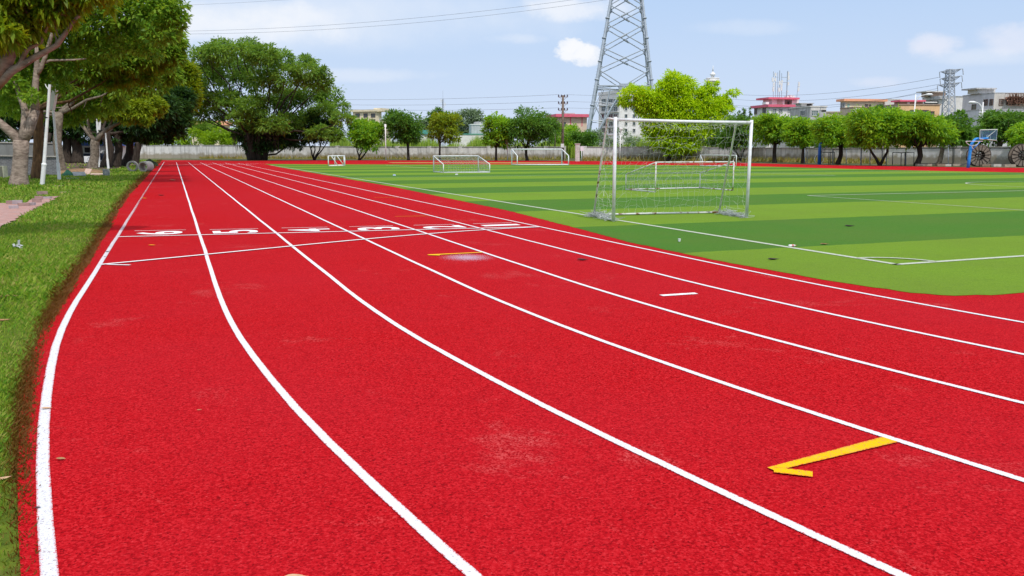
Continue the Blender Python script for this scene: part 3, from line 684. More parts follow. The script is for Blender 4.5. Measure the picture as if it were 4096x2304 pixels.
# ---- row of trees left of the track
ROW = 'trees shading the left verge'
bp = G(77, 740); d = fwd(bp)
def pt(u, v, dd=0): return P(u, v, d + dd)
fk = pt(84, 560)
st_ = [([bp - UP*.1, bp + UP*.12, pt(78, 690), pt(84, 610), fk], [.42, .36, .29, .275, .30], 12),
       ([fk - UP*.15, pt(50, 535, -.1), pt(0, 492, -.3), pt(-80, 430, -.5)], [.24, .18, .15, .10], 10),
       ([fk - UP*.05, pt(98, 505), pt(100, 440, .1), pt(84, 395, .2), pt(60, 330, .3), pt(40, 240, .4)], [.17, .14, .13, .11, .08, .05], 10),
       ([fk - UP*.1, pt(118, 510, .1), pt(140, 440, .2)], [.25, .20, .19], 10),
       ([pt(140, 445, .2), pt(138, 380, .3), pt(145, 300, .4), pt(148, 240, .4), pt(146, 180, .4)], [.16, .135, .115, .09, .06], 9),
       ([pt(146, 300, .4), pt(165, 270, .4), pt(185, 215, .5), pt(210, 130, .5), pt(250, 40, .6)], [.10, .085, .08, .07, .04], 8),
       ([pt(150, 262, .4), pt(200, 242, .6), pt(290, 240, .8), pt(345, 235, .8)], [.06, .05, .04, .02], 6),
       ([pt(250, 90, .6), pt(330, 55, .8), pt(400, 60, .8)], [.06, .05, .02], 6)]
bl = pxblobs([(40,60,105,1),(160,20,100,1.5),(300,110,95,1.5),(420,60,110,1),(545,70,100,.5),(640,40,75),(700,20,42),(690,90,42),(735,75,24),(640,130,60),(300,-120,190,1),(560,-130,150,1),(20,-120,190,1),(40,330,46),(20,410,34,.5),(120,385,26,-.4),(60,440,40,2),(0,330,60,2),(120,300,60,2),(180,230,70,2.5),(210,330,60,2.5),(60,150,80,2),(230,170,80,2),(360,200,80,2),(480,170,80,1.5),(580,190,60,1),(60,210,60,1.5),(250,270,46,1.5),(-60,250,70)], d, .8)
tree('broadleaf_tree', 'nearest broad tree with a pinkish trunk dividing into four limbs, beside the leaning lamp post', 'tree', bp, bl, LEAF['near'], bark_p, 46000, .20, .16, stems=st_, nlimb=0, wseed=51, group=ROW, clump=.30, per=16, width=.42)
def rowtree(label, base, lst, leaf, bark, n, L, r, seed, fork_px, extra=None, **kw):
    bp = G(*base); d = fwd(bp); fk = P(*fork_px, d)
    return tree('broadleaf_tree', label, 'tree', bp, pxblobs(lst, d, .9), LEAF[leaf], bark, n, L, r, group=ROW, wseed=seed, fork=fk.z, fork_at=fk, **kw)
rowtree('tree with an orange brown straight trunk behind the leaning lamp post', (151, 717), [(390,250,80,0),(300,290,70,1),(500,230,80,0),(590,240,60),(650,210,54),(690,170,40),(470,310,60,1),(200,330,60,1.5),(100,260,70,1.5),(560,300,50,.5),(610,120,80,1.5),(700,230,30)], 'near', bark_b, 30000, .25, .22, 52, (152, 430), nlimb=5)
rowtree('tree with a grey brown trunk standing between the lamp post and the rubble', (246, 692), [(560,270,60),(650,270,50),(420,330,66,1),(510,340,60),(610,330,52),(330,350,60,1),(240,390,60,1.5),(690,310,32),(180,420,50,1.5),(440,410,46,1),(120,430,60,2),(60,400,60,2),(280,470,40,2),(340,430,50,2)], 'near', bark_g, 20000, .28, .24, 53, (236, 450), nlimb=6)
# pale V-shaped tree
bp = G(370, 674); d = fwd(bp)
st_ = [([bp - UP*.1, bp + UP*.15, pt(380, 620), pt(378, 575), pt(382, 562)], [.50, .36, .31, .30, .30], 10),
       ([pt(380, 566), pt(355, 535), pt(328, 500), pt(320, 490)], [.19, .15, .12, .06], 8),
       ([pt(384, 566), pt(405, 540), pt(432, 515), pt(460, 500), pt(490, 488)], [.21, .18, .16, .11, .06], 8),
       ([pt(366, 548), pt(354, 510), pt(352, 475), pt(345, 440)], [.13, .11, .09, .05], 8),
       ([pt(430, 517), pt(455, 470), pt(490, 440)], [.10, .07, .04], 7)]
bl = pxblobs([(430,390,56),(510,395,56),(580,405,46),(350,430,44,1),(470,440,44,-1),(560,440,40,-1),(610,450,30),(630,425,26),(400,450,36),(300,420,44,1),(530,475,24),(590,490,18,-1),(500,480,16,-1)], d, .9)
tree('broadleaf_tree', 'olive leaved tree with a pale trunk splitting in a V, before the blue roofed shed', 'tree', bp, bl, LEAF['olive'], bark_g, 17000, .27, .3, stems=st_, nlimb=2, wseed=54, group=ROW, clump=.34, width=.4)
rowtree('dark tree just right of the pale V shaped one', (425, 669), [(420,500,48,3),(480,500,48,3),(380,470,56,4),(330,480,50,4),(540,490,50,2),(450,450,60,3),(400,545,26,2),(460,550,24,2)], 'deep', bark_d, 9500, .34, .34, 55, (420, 530), nlimb=6)
rowtree('dark slender tree in the row above the concrete rings', (466, 667), [(600,470,64,1),(560,520,50,1),(650,430,56,1),(530,470,56,2),(600,540,30,1),(510,540,34,1),(570,420,60,2)], 'deep', bark_d, 12000, .34, .3, 56, (470, 530), nlimb=6)
rowtree('dark tree leaning towards the track above the concrete rings', (500, 664), [(670,470,54),(700,440,48),(640,520,48),(690,510,42),(730,480,28),(720,400,44,1),(600,545,30),(660,555,20)], 'deep', bark_d, 12000, .36, .32, 57, (520, 560), nlimb=7)
rowtree('farthest tree of the left row with yellow green top', (540, 655), [(720,300,44),(750,290,34),(700,350,48),(745,370,44),(715,410,48),(760,400,30),(680,290,44,1),(700,250,34,1),(775,330,16)], 'yellow', bark_d, 15000, .42, .34, 58, (560, 560), nlimb=7)
rowtree('dark trunked tree behind the rubble heap', (310, 652), [(250,480,64),(300,450,60),(200,460,70),(340,500,50),(380,450,60),(270,530,34),(330,540,30),(210,530,36)], 'deep', bark_d, 9000, .42, .5, 59, (300, 545), nlimb=6)
rowtree('dark tree far back between lamp post and rubble', (270, 652), [(150,480,60),(100,500,56),(60,460,70),(20,500,66),(150,420,60),(90,400,60),(-40,500,70),(180,540,30)], 'deep', bark_d, 10000, .42, .42, 60, (270, 545), nlimb=6)
rowtree('dark tree seen between the two posts of the leaning lamp', (190, 660), [(0,420,80),(-90,450,80),(180,400,60),(60,350,70),(-60,340,80),(20,540,40)], 'deep', bark_d, 9000, .40, .34, 61, (190, 530), nlimb=6)
# yellow green boughs reaching in overhead from a tree left of the frame
d = 13.0; bp = P(-420, 900, d); bp.z = 0
st_ = [([bp - UP*.1, bp + UP*.1, pt(-330, 760), pt(-170, 520), pt(-20, 320)], [.30, .25, .18, .15, .13], 10),
       ([pt(-20, 320), pt(30, 230), pt(75, 140), pt(100, 70), pt(110, 10)], [.13, .10, .075, .055, .04], 9),
       ([pt(80, 130), pt(150, 80), pt(260, 20)], [.05, .04, .02], 7), ([pt(60, 170), pt(160, 75), pt(220, 60)], [.03, .03, .015], 6)]
bl = pxblobs([(50,70,95),(-60,120,110),(130,20,80),(210,30,60),(30,150,46,-.4),(90,110,50),(280,10,45),(340,-30,60),(425,15,26,.3),(160,-90,140),(420,-60,70),(-40,-80,160),(250,75,30)], d, .9)
tree('broadleaf_tree', 'yellow green boughs of a tree rooted outside the photo, filling its top left corner', 'tree', bp, bl, LEAF['gold'], bark_p, 9500, .15, .15, stems=st_, nlimb=7, wseed=62, clump=.42, per=14, width=.34, droop=1.0)
# growth behind the wall
def bush(name, label, lst, d, leaf, n, L, seed, cat='bush', group=None, dz=.8):
    rng = np.random.default_rng(seed); bl = pxblobs(lst, d, dz)
    t = thing(name, label, cat, (bl[0][0][0], bl[0][0][1], 0), group)
    np_mesh('foliage', leaves(bl, n, L, rng, .4, .4), 4, LEAF[leaf], t)
    random.seed(seed)
    for b_ in bl[:3]:
        mb = MB(); mb.tube([Vector((b_[0][0], b_[0][1], -0.05)), Vector(b_[0]) + Vector((random.gauss(0, .2), random.gauss(0, .2), 0))], [.08, .03], 5); mb.build('stem', bark_d, t)
    return t
BW = 'bushes growing behind the boundary wall'
def run(u0, u1, v0, v1, k, r0, r1, seed):
    rr = random.Random(seed); return [(rr.uniform(u0, u1), rr.uniform(v0, v1), rr.uniform(r0, r1), rr.uniform(-2, 3)) for _ in range(k)]
bush('creeper_bush', 'bright creeper bush spilling over the left end of the wall', run(590, 760, 545, 575, 16, 16, 28, 1), 145, 'creeper', 6000, .4, 71, group=BW)
bush('creeper_bush', 'bright green bush behind the wall left of the banyan trunk', run(730, 940, 530, 572, 18, 16, 28, 2), 145, 'creeper', 6500, .4, 72, group=BW)
bush('shrub', 'taller dull bush below the red roof left of the banyan', run(740, 880, 500, 545, 12, 18, 26, 3), 152, 'banyan', 4500, .4, 73, group=BW)
bush('shrub', 'dark round bush behind the wall left of the great steel tower', run(2190, 2300, 515, 575, 10, 18, 30, 4), 131, 'mango', 4200, .36, 74, group=BW)
bush('shrub', 'bright feathery bush at the foot of the great steel tower', run(2295, 2375, 545, 575, 8, 18, 28, 5), 120, 'dark', 3200, .36, 75, group=BW)
bush('shrub', 'loose pale bush behind the tall goal left post', run(2370, 2560, 520, 585, 14, 14, 24, 6), 135, 'grey', 2200, .36, 76, group=BW)
bush('shrub', 'dark bushes between lime tree and double trunk tree', run(2760, 2930, 500, 585, 14, 20, 34, 7), 125, 'dark', 4800, .38, 77, group=BW)
bush('shrub', 'dark hedge behind the wall between pylon and backboard', run(3810, 3960, 480, 590, 16, 20, 32, 8), 100, 'dark', 6500, .34, 78, group=BW)
bush('shrub', 'dark tree tops between the far right round trees', run(3480, 3600, 440, 480, 6, 18, 26, 9), 104, 'dark', 2600, .34, 79, group=BW)
bush('shrub', 'dark bush behind the blue post', run(3180, 3420, 560, 600, 14, 12, 20, 10), 106, 'dark', 3800, .32, 80, group=BW)
# tall grass behind the wall
rng = np.random.default_rng(91); n = 16000
uu = rng.uniform(1330, 2950, n); dd = rng.uniform(141, 156, n)
pb = np.array([list(P(u_, 640, d_)) for u_, d_ in zip(uu, dd)]); pb[:, 2] = 0
hgt = (2.0 + rng.random(n)*1.3 + 0.7*np.sin(uu*0.02) + .5*np.sin(uu*.07)).clip(1.6, 4.2)
lean = rng.normal(size=(n, 3))*0.4; lean[:, 2] = 0; sdv = unit(np.cross(lean + [0.01, 0, 0], [0, 0, 1.0]))*(0.10 + .06*rng.random((n, 1)))
tip = pb + lean; tip[:, 2] = hgt
tag(np_mesh('tall_grass', np.stack([pb - sdv, pb + sdv, tip], 1), 3, LEAF['reed']), 'tall pale green grass showing over the grey boundary wall', 'tall grass', kind='stuff')
# distant trees
FT = 'far trees beyond the wall'
def ftree(label, lst, base_u, d, leaf, n, L, seed):
    bp = P(base_u, 600, d); bp.z = 0
    tree('far_tree', label, 'tree', bp, pxblobs(lst, d), LEAF[leaf], bark_d, n, L, .3, group=FT, nlimb=5, wseed=seed, shell=.4)
ftree('hazy grey green tree crown left of the grey hut', [(1850,480,40),(1890,470,34),(1820,500,36),(1870,520,36),(1910,490,24),(1850,540,30)], 1860, 200, 'grey', 4200, .7, 101)
ftree('pale low tree left of the thin radio mast', [(1700,500,26),(1680,515,24),(1730,490,22),(1660,525,18)], 1700, 210, 'grey', 2400, .7, 102)
ftree('dark tree top rising behind the olive tree', [(1750,455,22),(1730,470,20),(1790,480,30),(1760,490,24)], 1755, 150, 'dark', 2400, .45, 103)
for lb, (u_, v_) in (('spiky little conifer left of the pink roofed house', (2955, 442)), ('tallest spiky conifer between lime tree and pink roofed house', (2978, 430)), ('spiky conifer closest to the pink roofed house', (3003, 428))):
    d = 150; bp = P(u_, v_, d); bp.z = 0; top = P(u_, v_, d).z
    bl = [((bp.x, bp.y, top - 0.35 - i*0.75), (0.22 + .10*i, 0.22 + .10*i, 0.28)) for i in range(9)]
    tree('conifer', lb, 'tree', bp, bl, LEAF['dark'], bark_d, 900, .35, .12, group='conifers', nlimb=3, wseed=int(u_), fork=top - .6, shell=.1)

# ------------------------------------------------------------------ boundary walls
conc = concrete('wall_concrete', (0.72, 0.70, 0.69), (0.21, 0.20, 0.19), 0.65, (0.24, 0.20, 0.13))
conc_l = concrete('wall_concrete_pale', (0.82, 0.82, 0.85), (0.48, 0.48, 0.50), 0.35, (0.26, 0.21, 0.12))
capm = concrete('coping_concrete', (0.50, 0.48, 0.45), (0.16, 0.14, 0.12), 0.5)
def wall(name, label, pts, hs, th, m, pier=None, group=None, cap=True, pier_w=0.5):
    t = thing(name, label, 'wall', pts[0], group); b = MB(); c = MB()
    for i in range(len(pts)-1):
        p, q = Vector(pts[i]), Vector(pts[i+1]); d = (q-p).normalized(); nn = Vector((-d.y, d.x, 0))*th/2
        h0, h1 = hs[i], hs[i+1]
        b.hexa([p-nn-UP*.3, q-nn-UP*.3, q+nn-UP*.3, p+nn-UP*.3, p-nn+UP*h0, q-nn+UP*h1, q+nn+UP*h1, p+nn+UP*h0])
        if cap:
            k = nn*1.7
            c.hexa([p-k+UP*(h0+.002), q-k+UP*(h1+.002), q+k+UP*(h1+.002), p+k+UP*(h0+.002), p-k+UP*(h0+.07), q-k+UP*(h1+.07), q+k+UP*(h1+.07), p+k+UP*(h0+.07)])
    b.build('wall_body', m, t)
    if cap: c.build('coping', capm, t)
    if pier:
        for (pu, pv) in pier:
            g = G(pu, pv)
            # nearest point on the wall line
            best = None
            for i in range(len(pts)-1):
                p, q = Vector(pts[i]), Vector(pts[i+1]); r = ray(pu, 600); den = (q-p).cross(Vector((r.x, r.y, 0))).z
                s = Vector((-p.x, -p.y, 0)).cross(Vector((r.x, r.y, 0))).z/den if abs(den) > 1e-6 else -1
                if -0.01 <= s <= 1.01: best = (p + (q-p)*s, (q-p).normalized(), hs[i]*(1-s)+hs[i+1]*s)
            if best is None: continue
            c_, d, h = best; nn = Vector((-d.y, d.x, 0)); w_ = pier_w
            b = MB(); b.obox(c_ - d*w_/2 - nn*(th/2+.07), d, w_, nn, th+.14, -.2, h + .14); b.build('pier', m, t)
    return t
wl = [G(-300, 638), G(395, 634), G(550, 633), G(688, 633), G(950, 634), G(1300, 635), G(1600, 636), G(2000, 637), G(2262, 638.5)]
def wh(p, u, vt): return P(u, vt, fwd(p)).z
hl = [1.95, 1.98, wh(wl[2], 550, 583), wh(wl[3], 688, 582), wh(wl[4], 950, 582), wh(wl[5], 1300, 586), wh(wl[6], 1600, 588), wh(wl[7], 2000, 588), wh(wl[8], 2262, 588)]
wall('boundary_wall', 'long streaked grey concrete wall closing the far end of the field', wl, hl, .24, conc, [(582, 638), (808, 640), (1118, 640), (1350, 640), (1468, 640), (1590, 640), (1718, 640), (1842, 640), (1955, 640), (2068, 640), (2185, 640), (2255, 641)], 'boundary walls')
wr = [G(2332, 642), G(2650, 641.5), G(3000, 645), G(3300, 650), G(3540, 653)]
hr = [wh(wr[0], 2332, 589), wh(wr[1], 2650, 588), wh(wr[2], 3000, 592), wh(wr[3], 3300, 594), wh(wr[4], 3540, 595)]
wall('boundary_wall', 'stained concrete wall right of the gate post, behind the tall goal and the lime tree', wr, hr, .24, conc, [(2338, 642), (2584, 642), (2815, 643), (3060, 645)], 'boundary walls')
wq = [G(3555, 655), G(3750, 657.5), G(3950, 660), G(4300, 664)]
hq = [wh(wq[0], 3555, 593), wh(wq[1], 3750, 590), wh(wq[2], 3950, 589), wh(wq[3], 4300, 589)]
wall('boundary_wall', 'smooth pale grey wall behind the cable drums at the right', wq, hq, .22, conc_l, [(3835, 658), (3940, 660)], 'boundary walls')
gp = G(2310, 645); t = thing('gate_post', 'white gate post with a small box, in the gap between the two wall runs', 'gate post', gp)
wp = mat('white_render', (0.60, 0.64, 0.60), (0.40, 0.41, 0.37), 3, 0.9)
zt = P(2310, 578, fwd(gp)).z
b = MB(); b.obox(gp - RT*.26, RT, .52, FW, .45, -.1, zt); b.build('post', wp, t)
b = MB(); b.obox(gp - RT*.33 - FW*.06, RT, .66, FW, .57, zt + .002, zt + .12); b.build('cap', capm, t)
b = MB(); b.obox(gp + RT*.32 - FW*.1, RT, .38, FW, .25, zt*.62, zt*.9); b.build('meter_box', steel_w, t)

# brick wall and shed walls at the left
bw = [G(-220, 712), G(0, 706), G(225, 699)]
mbk, nt, bb_ = nodes('grey_brick'); bb_.inputs['Roughness'].default_value = .9
br = N(nt, 'ShaderNodeTexBrick', Scale=3.2); tc = N(nt, 'ShaderNodeTexCoord'); mp_ = N(nt, 'ShaderNodeMapping'); mp_.inputs['Rotation'].default_value = (math.pi/2, 0, 0)
nt.links.new(tc.outputs['Object'], mp_.inputs[0]); nt.links.new(mp_.outputs[0], br.inputs['Vector'])
br.inputs['Color1'].default_value = (0.20, 0.20, 0.215, 1); br.inputs['Color2'].default_value = (0.13, 0.13, 0.145, 1); br.inputs['Mortar'].default_value = (0.30, 0.30, 0.31, 1)
nt.links.new(br.outputs[0], bb_.inputs['Base Color']); bump(nt, bb_, br.outputs['Fac'], .3)
wall('low_wall', 'low grey block wall with white coping behind the nearest tree', bw, [1.06, 1.05, 0.98], .24, mbk, [(222, 699)], pier_w=.3)
gw = [G(-350, 672), G(235, 664)]
wall('shed_wall', 'tall dark grey wall behind the low block wall at the far left', gw, [1.95, 1.9], .25, concrete('shed_grey', (0.24, 0.25, 0.25), (0.12, 0.12, 0.12)), None)
cb = G(4, 712); t = thing('concrete_post', 'cream concrete block standing at the left edge by the low wall', 'concrete block', cb)
cream = mat('cream_block', (0.46, 0.46, 0.36), (0.30, 0.31, 0.24), 4, .9)
b = MB(); zc_ = P(4, 664, fwd(cb)).z; b.obox(cb - RT*.30, RT, .46, FW, .35, -.05, zc_); b.build('block', cream, t)
b = MB(); b.obox(cb - RT*.02 - FW*.03, RT, .12, FW, .03, 0, zc_*.97); b.build('rib', mat('rib_dark', (.16, .16, .13)), t)

# ------------------------------------------------------------------ buildings
frame_d = mat('window_frame', (0.20, 0.13, 0.10), (0.12, 0.08, 0.07), 6, .6, .05)
frame_w = mat('window_frame_white', (0.60, 0.60, 0.60), (0.45, 0.45, 0.45), 6, .6, .05)
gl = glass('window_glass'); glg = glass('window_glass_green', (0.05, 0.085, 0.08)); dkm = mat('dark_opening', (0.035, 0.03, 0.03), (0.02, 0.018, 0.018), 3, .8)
class Bld:
    def __init__(s, label, uc, u0, u1, vt, d, ang, m, name='building', group='houses beyond the wall', zb=0.0, depth=None, cat='building'):
        a = math.radians(ang); s.C = P(uc, vt, d); s.z1 = s.C.z; s.C = Vector((s.C.x, s.C.y, 0)); s.zb = zb
        s.Dr = RT*math.cos(a) + FW*math.sin(a); s.Dl = -RT*math.sin(a) + FW*math.cos(a)
        s.lr = s.solve(s.Dr, u1, vt); s.ll = s.solve(s.Dl, u0, vt) if depth is None else depth
        s.t = thing(name, label, cat, s.C, group); b = MB(); b.obox(s.C, s.Dr, s.lr, s.Dl, s.ll, zb, s.z1); b.build('wall', m, s.t)
        s.Nr = Vector((s.Dr.y, -s.Dr.x, 0)); s.Nl = Vector((s.Dl.y, -s.Dl.x, 0))*-1
        if s.Nr.dot(FW) > 0: s.Nr = -s.Nr
        if s.Nl.dot(s.Dr) > 0: s.Nl = -s.Nl
    def solve(s, D, u, v):
        r = ray(u, v); r = Vector((r.x, r.y, 0)); den = D.cross(r).z
        return max(1.0, min(60.0, abs((-s.C).cross(r).z/den))) if abs(den) > 1e-9 else 6.0
    def face(s, side): return (s.C, s.Dr, s.Nr, s.lr) if side == 'r' else (s.C, s.Dl, s.Nl, s.ll)
    def rect(s, side, u0, u1, v0, v1):
        C, D, Nn, L = s.face(side); p = hit(u0, v1, C, Nn); q = hit(u1, v0, C, Nn)
        x0, x1 = sorted(((p-C).dot(D), (q-C).dot(D))); return C, D, Nn, x0, x1, p.z, q.z
    def window(s, side, u0, u1, v0, v1, fm=None, gm=None, bars=2, rows=1, name='window'):
        C, D, Nn, x0, x1, z0, z1 = s.rect(side, u0, u1, v0, v1); f = 0.09; o = C - Nn*.06
        b = MB(); b.obox(o + D*x0, D, x1-x0, Nn, .09, z0, z1); w_ = b.build(name, gm or gl, s.t)
        b = MB()
        for (a, c, e, g_) in ((x0-f, x1+f, z0-f, z0), (x0-f, x1+f, z1, z1+f), (x0-f, x0, z0, z1), (x1, x1+f, z0, z1)): b.obox(o + D*a, D, c-a, Nn, .16, e, g_)
        for i in range(1, bars): xx = x0 + (x1-x0)*i/bars; b.obox(o + D*(xx-.04), D, .08, Nn, .13, z0, z1)
        for i in range(1, rows): zz = z0 + (z1-z0)*i/rows; b.obox(o + D*x0, D, x1-x0, Nn, .12, zz-.035, zz+.035)
        fr = b.build('frame', fm or frame_d, None); fr.parent = w_; fr.matrix_parent_inverse = w_.matrix_world.inverted() if False else Matrix.Identity(4)
        if w_.parent: fr.parent = w_; fr.matrix_parent_inverse = (Matrix.Translation(w_.parent.location) @ w_.matrix_parent_inverse).inverted()
        return w_
    def hole(s, side, u0, u1, v0, v1, m=None, name='opening', proud=.05):
        C, D, Nn, x0, x1, z0, z1 = s.rect(side, u0, u1, v0, v1)
        b = MB(); b.obox(C + D*x0, D, x1-x0, Nn, proud, z0, z1); return b.build(name, m or dkm, s.t)
    def roof(s, m, th, over=.5, name='roof', z=None, inset=0.0, lr=None):
        z = s.z1 if z is None else z; o = over
        b = MB(); b.obox(s.C - s.Dr*o - s.Dl*o, s.Dr, (lr or s.lr) + 2*o, s.Dl, s.ll + 2*o, z + .003, z + th); return b.build(name, m, s.t)
    def parapet(s, m, th=.25, over=.06): return s.roof(m, th, over, 'parapet')
    def block(s, side, u0, u1, v0, v1, back, dep, m, name):
        """a box standing `back` metres behind the face"""
        C, D, Nn, L = s.face(side); C = C - Nn*back; p = hit(u0, v1, C, Nn); q = hit(u1, v0, C, Nn)
        x0, x1 = sorted(((p-C).dot(D), (q-C).dot(D))); z0, z1 = p.z, q.z
        b = MB(); b.obox(C + D*x0, D, x1-x0, -Nn, dep, z0, z1); return b.build(name, m, s.t)
pinkroof = mat('crimson_roof_tile', (0.74, 0.15, 0.23), (0.64, 0.12, 0.19), 2, .6, .2)
orange = mat('orange_fascia', (0.85, 0.42, 0.25), (0.74, 0.34, 0.20), 2, .7)
whitew = concrete('white_facade', (0.84, 0.83, 0.82), (0.62, 0.60, 0.58), .3)
creamw = concrete('cream_facade', (0.84, 0.74, 0.54), (0.58, 0.50, 0.38), .3)
peach = concrete('peach_facade', (0.84, 0.55, 0.30), (0.70, 0.46, 0.28), .25)
beige = concrete('beige_facade', (0.56, 0.49, 0.38), (0.40, 0.35, 0.27), .35)
rawc = concrete('raw_concrete', (0.54, 0.54, 0.55), (0.18, 0.18, 0.18), .7)
rawp = concrete('raw_concrete_pale', (0.74, 0.72, 0.70), (0.46, 0.45, 0.44), .55)
brownw = concrete('brown_facade', (0.40, 0.29, 0.22), (0.26, 0.18, 0.14), .4)
bluegrey = concrete('bluish_grey_facade', (0.64, 0.64, 0.68), (0.44, 0.44, 0.47), .4)
rust = mat('rust', (0.26, 0.13, 0.09), (0.13, 0.07, 0.05), 4, .8)
galv = mat('galvanised_steel', (0.44, 0.50, 0.57), (0.31, 0.36, 0.42), 2.2, .5, .1, metal=.25, spec=.5, lo=.3, hi=.7)
galv_d = mat('grey_lattice_steel', (0.44, 0.48, 0.54), (0.32, 0.35, 0.40), 2.2, .6, .1)
panelw = mat('white_plastic', (0.80, 0.81, 0.82), (0.68, 0.69, 0.70), 4, .5, .05)
# cream block left
B = Bld('cream apartment block with a roof hut, right of the banyan', 1500, 1411, 1526, 446, 215, 68, creamw)
B.ll = B.ll
B.parapet(creamw, .5, .5)
for u_ in (1432, 1464, 1494): B.window('l', u_-8, u_+6, 455, 468, None, gl, 2); B.window('l', u_-8, u_+6, 478, 492, None, gl, 2)
B.block('l', 1495, 1526, 432, 446, 1, 4, creamw, 'roof_hut')
B = Bld('small pale house showing between the cream block and the first green tree', 1530, 1520, 1562, 480, 200, 20, creamw); B.parapet(whitew, .3, .2); B.window('r', 1536, 1546, 494, 504, frame_w, gl)
B = Bld('low building with an orange tiled roof seen left of the banyan', 760, 735, 900, 500, 190, 8, creamw); B.roof(orange, .9, .6); B.window('r', 780, 792, 508, 520, frame_w, gl)
B = Bld('red roofed house seen through the lower banyan branches', 980, 930, 1150, 500, 205, 8, creamw); B.roof(mat('red_tile', (.55, .12, .07), (.4, .08, .05), 2), .9, .6)
B = Bld('cream house with an overhanging pink roof beside the utility pole', 2236, 2204, 2348, 468, 185, 12, concrete('pale_pink_facade', (0.76, 0.60, 0.48), (0.5, 0.4, 0.33), .25)); B.roof(pinkroof, .62, .9)
for u_ in (2216, 2224): B.window('l', u_-2, u_+2, 478, 494, None, gl, 1)
B.window('r', 2246, 2262, 490, 504, None, gl); B.hole('r', 2280, 2284, 468, 505, pinkroof, 'pilaster'); B.hole('r', 2326, 2330, 468, 505, pinkroof, 'pilaster')
B.block('r', 2260, 2300, 452, 462, 2, 3, rawc, 'roof_hut')
B = Bld('plain grey concrete hut with a stepped top between two round trees', 1884, 1876, 1952, 500, 170, 10, rawc); B.block('r', 1903, 1925, 487, 500, 0.02, 3, rawc, 'parapet'); B.parapet(rawp, .2, .1)
B = Bld('long white low shed behind the wall under the grey hut', 1815, 1800, 1935, 538, 150, 3, whitew); B.parapet(mat('teal_trim', (.12, .42, .36)), .15, .12)
B = Bld('low shed with a teal green roof left of the olive tree', 1684, 1670, 1720, 536, 160, 8, whitew); B.roof(mat('teal_roof', (.10, .36, .31), (.07, .26, .23), 3), .7, .3)
# white block behind the great tower
B = Bld('tall white apartment block behind the foot of the great steel tower', 2479, 2396, 2578, 372, 175, 24, whitew); B.parapet(whitew, .6, .12)
for j, v_ in enumerate((404, 434, 464, 494, 522)):
    for u_ in (2416, 2444, 2464): B.window('l', u_-8, u_+8, v_-8, v_+10, frame_w, gl, 2)
    for u_ in (2504, 2536): B.window('r', u_-5, u_+4, v_-6, v_+7, frame_w, gl, 1)
    B.hole('l', 2400, 2476, v_+15, v_+17, rawp, 'floor_band', .35)
# crimson roofed house with the antenna field
B = Bld('white house with two crimson roofs and antennas on top', 3077, 3017, 3198, 428, 150, 14, whitew); B.roof(pinkroof, .42, .5)
zc_ = B.z1
for a in ((3091.5, 3104, 437, 450), (3116, 3128.5, 437, 448), (3152, 3160.5, 437, 447)): B.window('r', *a, frame_w, glg, 2, 2)
for a in ((3019, 3028, 436, 455), (3052, 3063, 434, 455)): B.window('l', *a, frame_d, gl, 2)
B2 = B.block('r', 3087, 3196, 396, 424, 1.2, 3, whitew, 'upper_storey')
B.block('r', 3108, 3130, 399, 418, 1.14, .05, concrete('shade_beige', (.5, .45, .4), (.4, .35, .3)), 'recess'); B.block('r', 3139, 3168, 399, 417, 1.14, .05, mat('recess_brown', (.22, .15, .12), (.12, .08, .07), 3), 'recess'); B.block('r', 3133, 3138, 396, 418, 1.05, .12, whitew, 'column')
B.block('r', 3150, 3158, 406, 418, 1.08, .05, dkm, 'door')
B.block('r', 3074, 3199, 390.5, 395.5, .5, 4.2, pinkroof, 'upper_roof')
B.block('r', 3063, 3076, 408, 417, .6, 1.2, panelw, 'water_tank')
for i, (u_, v_) in enumerate(((3152, 384), (3166, 380), (3176, 382))): B.block('r', u_-5, u_+4, v_, 390, 2 + i*.4, .8, panelw, 'roof_cabinet')
AG = 'rooftop antennas'
def antenna(label, u, v0, v1, panels, d, lean=0, rad=.05, bars=()):
    p0, p1 = P(u, v1, d), P(u + lean, v0, d); t = thing('rooftop_antenna', label, 'antenna', p0, AG)
    b = MB(); b.tube([p0, p1], rad, 6); b.build('mast', galv, t)
    for (va, vb, du) in panels:
        q0, q1 = P(u + du + lean*.5, vb, d), P(u + du + lean*.6, va, d); b = MB(); w_ = .15
        b.hexa([q0 + RT*x + FW*y for x, y in ((-w_, -.08), (w_, -.08), (w_, .08), (-w_, .08))] + [q1 + RT*x + FW*y for x, y in ((-w_, -.08), (w_, -.08), (w_, .08), (-w_, .08))])
        b.build('panel', panelw, t)
    b = MB(); ok = False
    for vv, du in bars: b.tube([P(u, vv, d), P(u+du, vv, d)], .03, 4); ok = True
    if ok: b.build('cross_arm', galv, t)
dA = 152
antenna('leftmost rooftop antenna mast of the crimson roofed house', 3093, 286, 391, [(310, 327, -2.5), (330, 346, 2), (348, 366, 0)], dA, 1)
antenna('second rooftop mast from the left, white tube on its tip', 3102, 291, 391, [(292, 305, 0), (312, 326, -1)], dA, 0, .05, ((309, 12), (330, 18)))
antenna('thin bare rooftop mast third from the left', 3110, 289, 391, [], dA+1, 1, .04)
antenna('tallest rooftop mast carrying two white panels', 3117, 282, 391, [(324, 339, 1), (351, 367, -2)], dA, 2, .07)
antenna('rooftop mast in the middle with the broad white panels', 3126, 293, 391, [(321, 330, 2), (332, 344, 0), (345, 362, -1)], dA, 1, .05, ((310, 22), (330, 20)))
antenna('stout rooftop mast at the right of the cluster with two panels on top', 3146, 284, 391, [(288, 302, 4), (303, 319, 5), (328, 341, 4), (363, 368, 1)], dA, 5, .1, ((309, -20), (329, -20), (372, -22)))
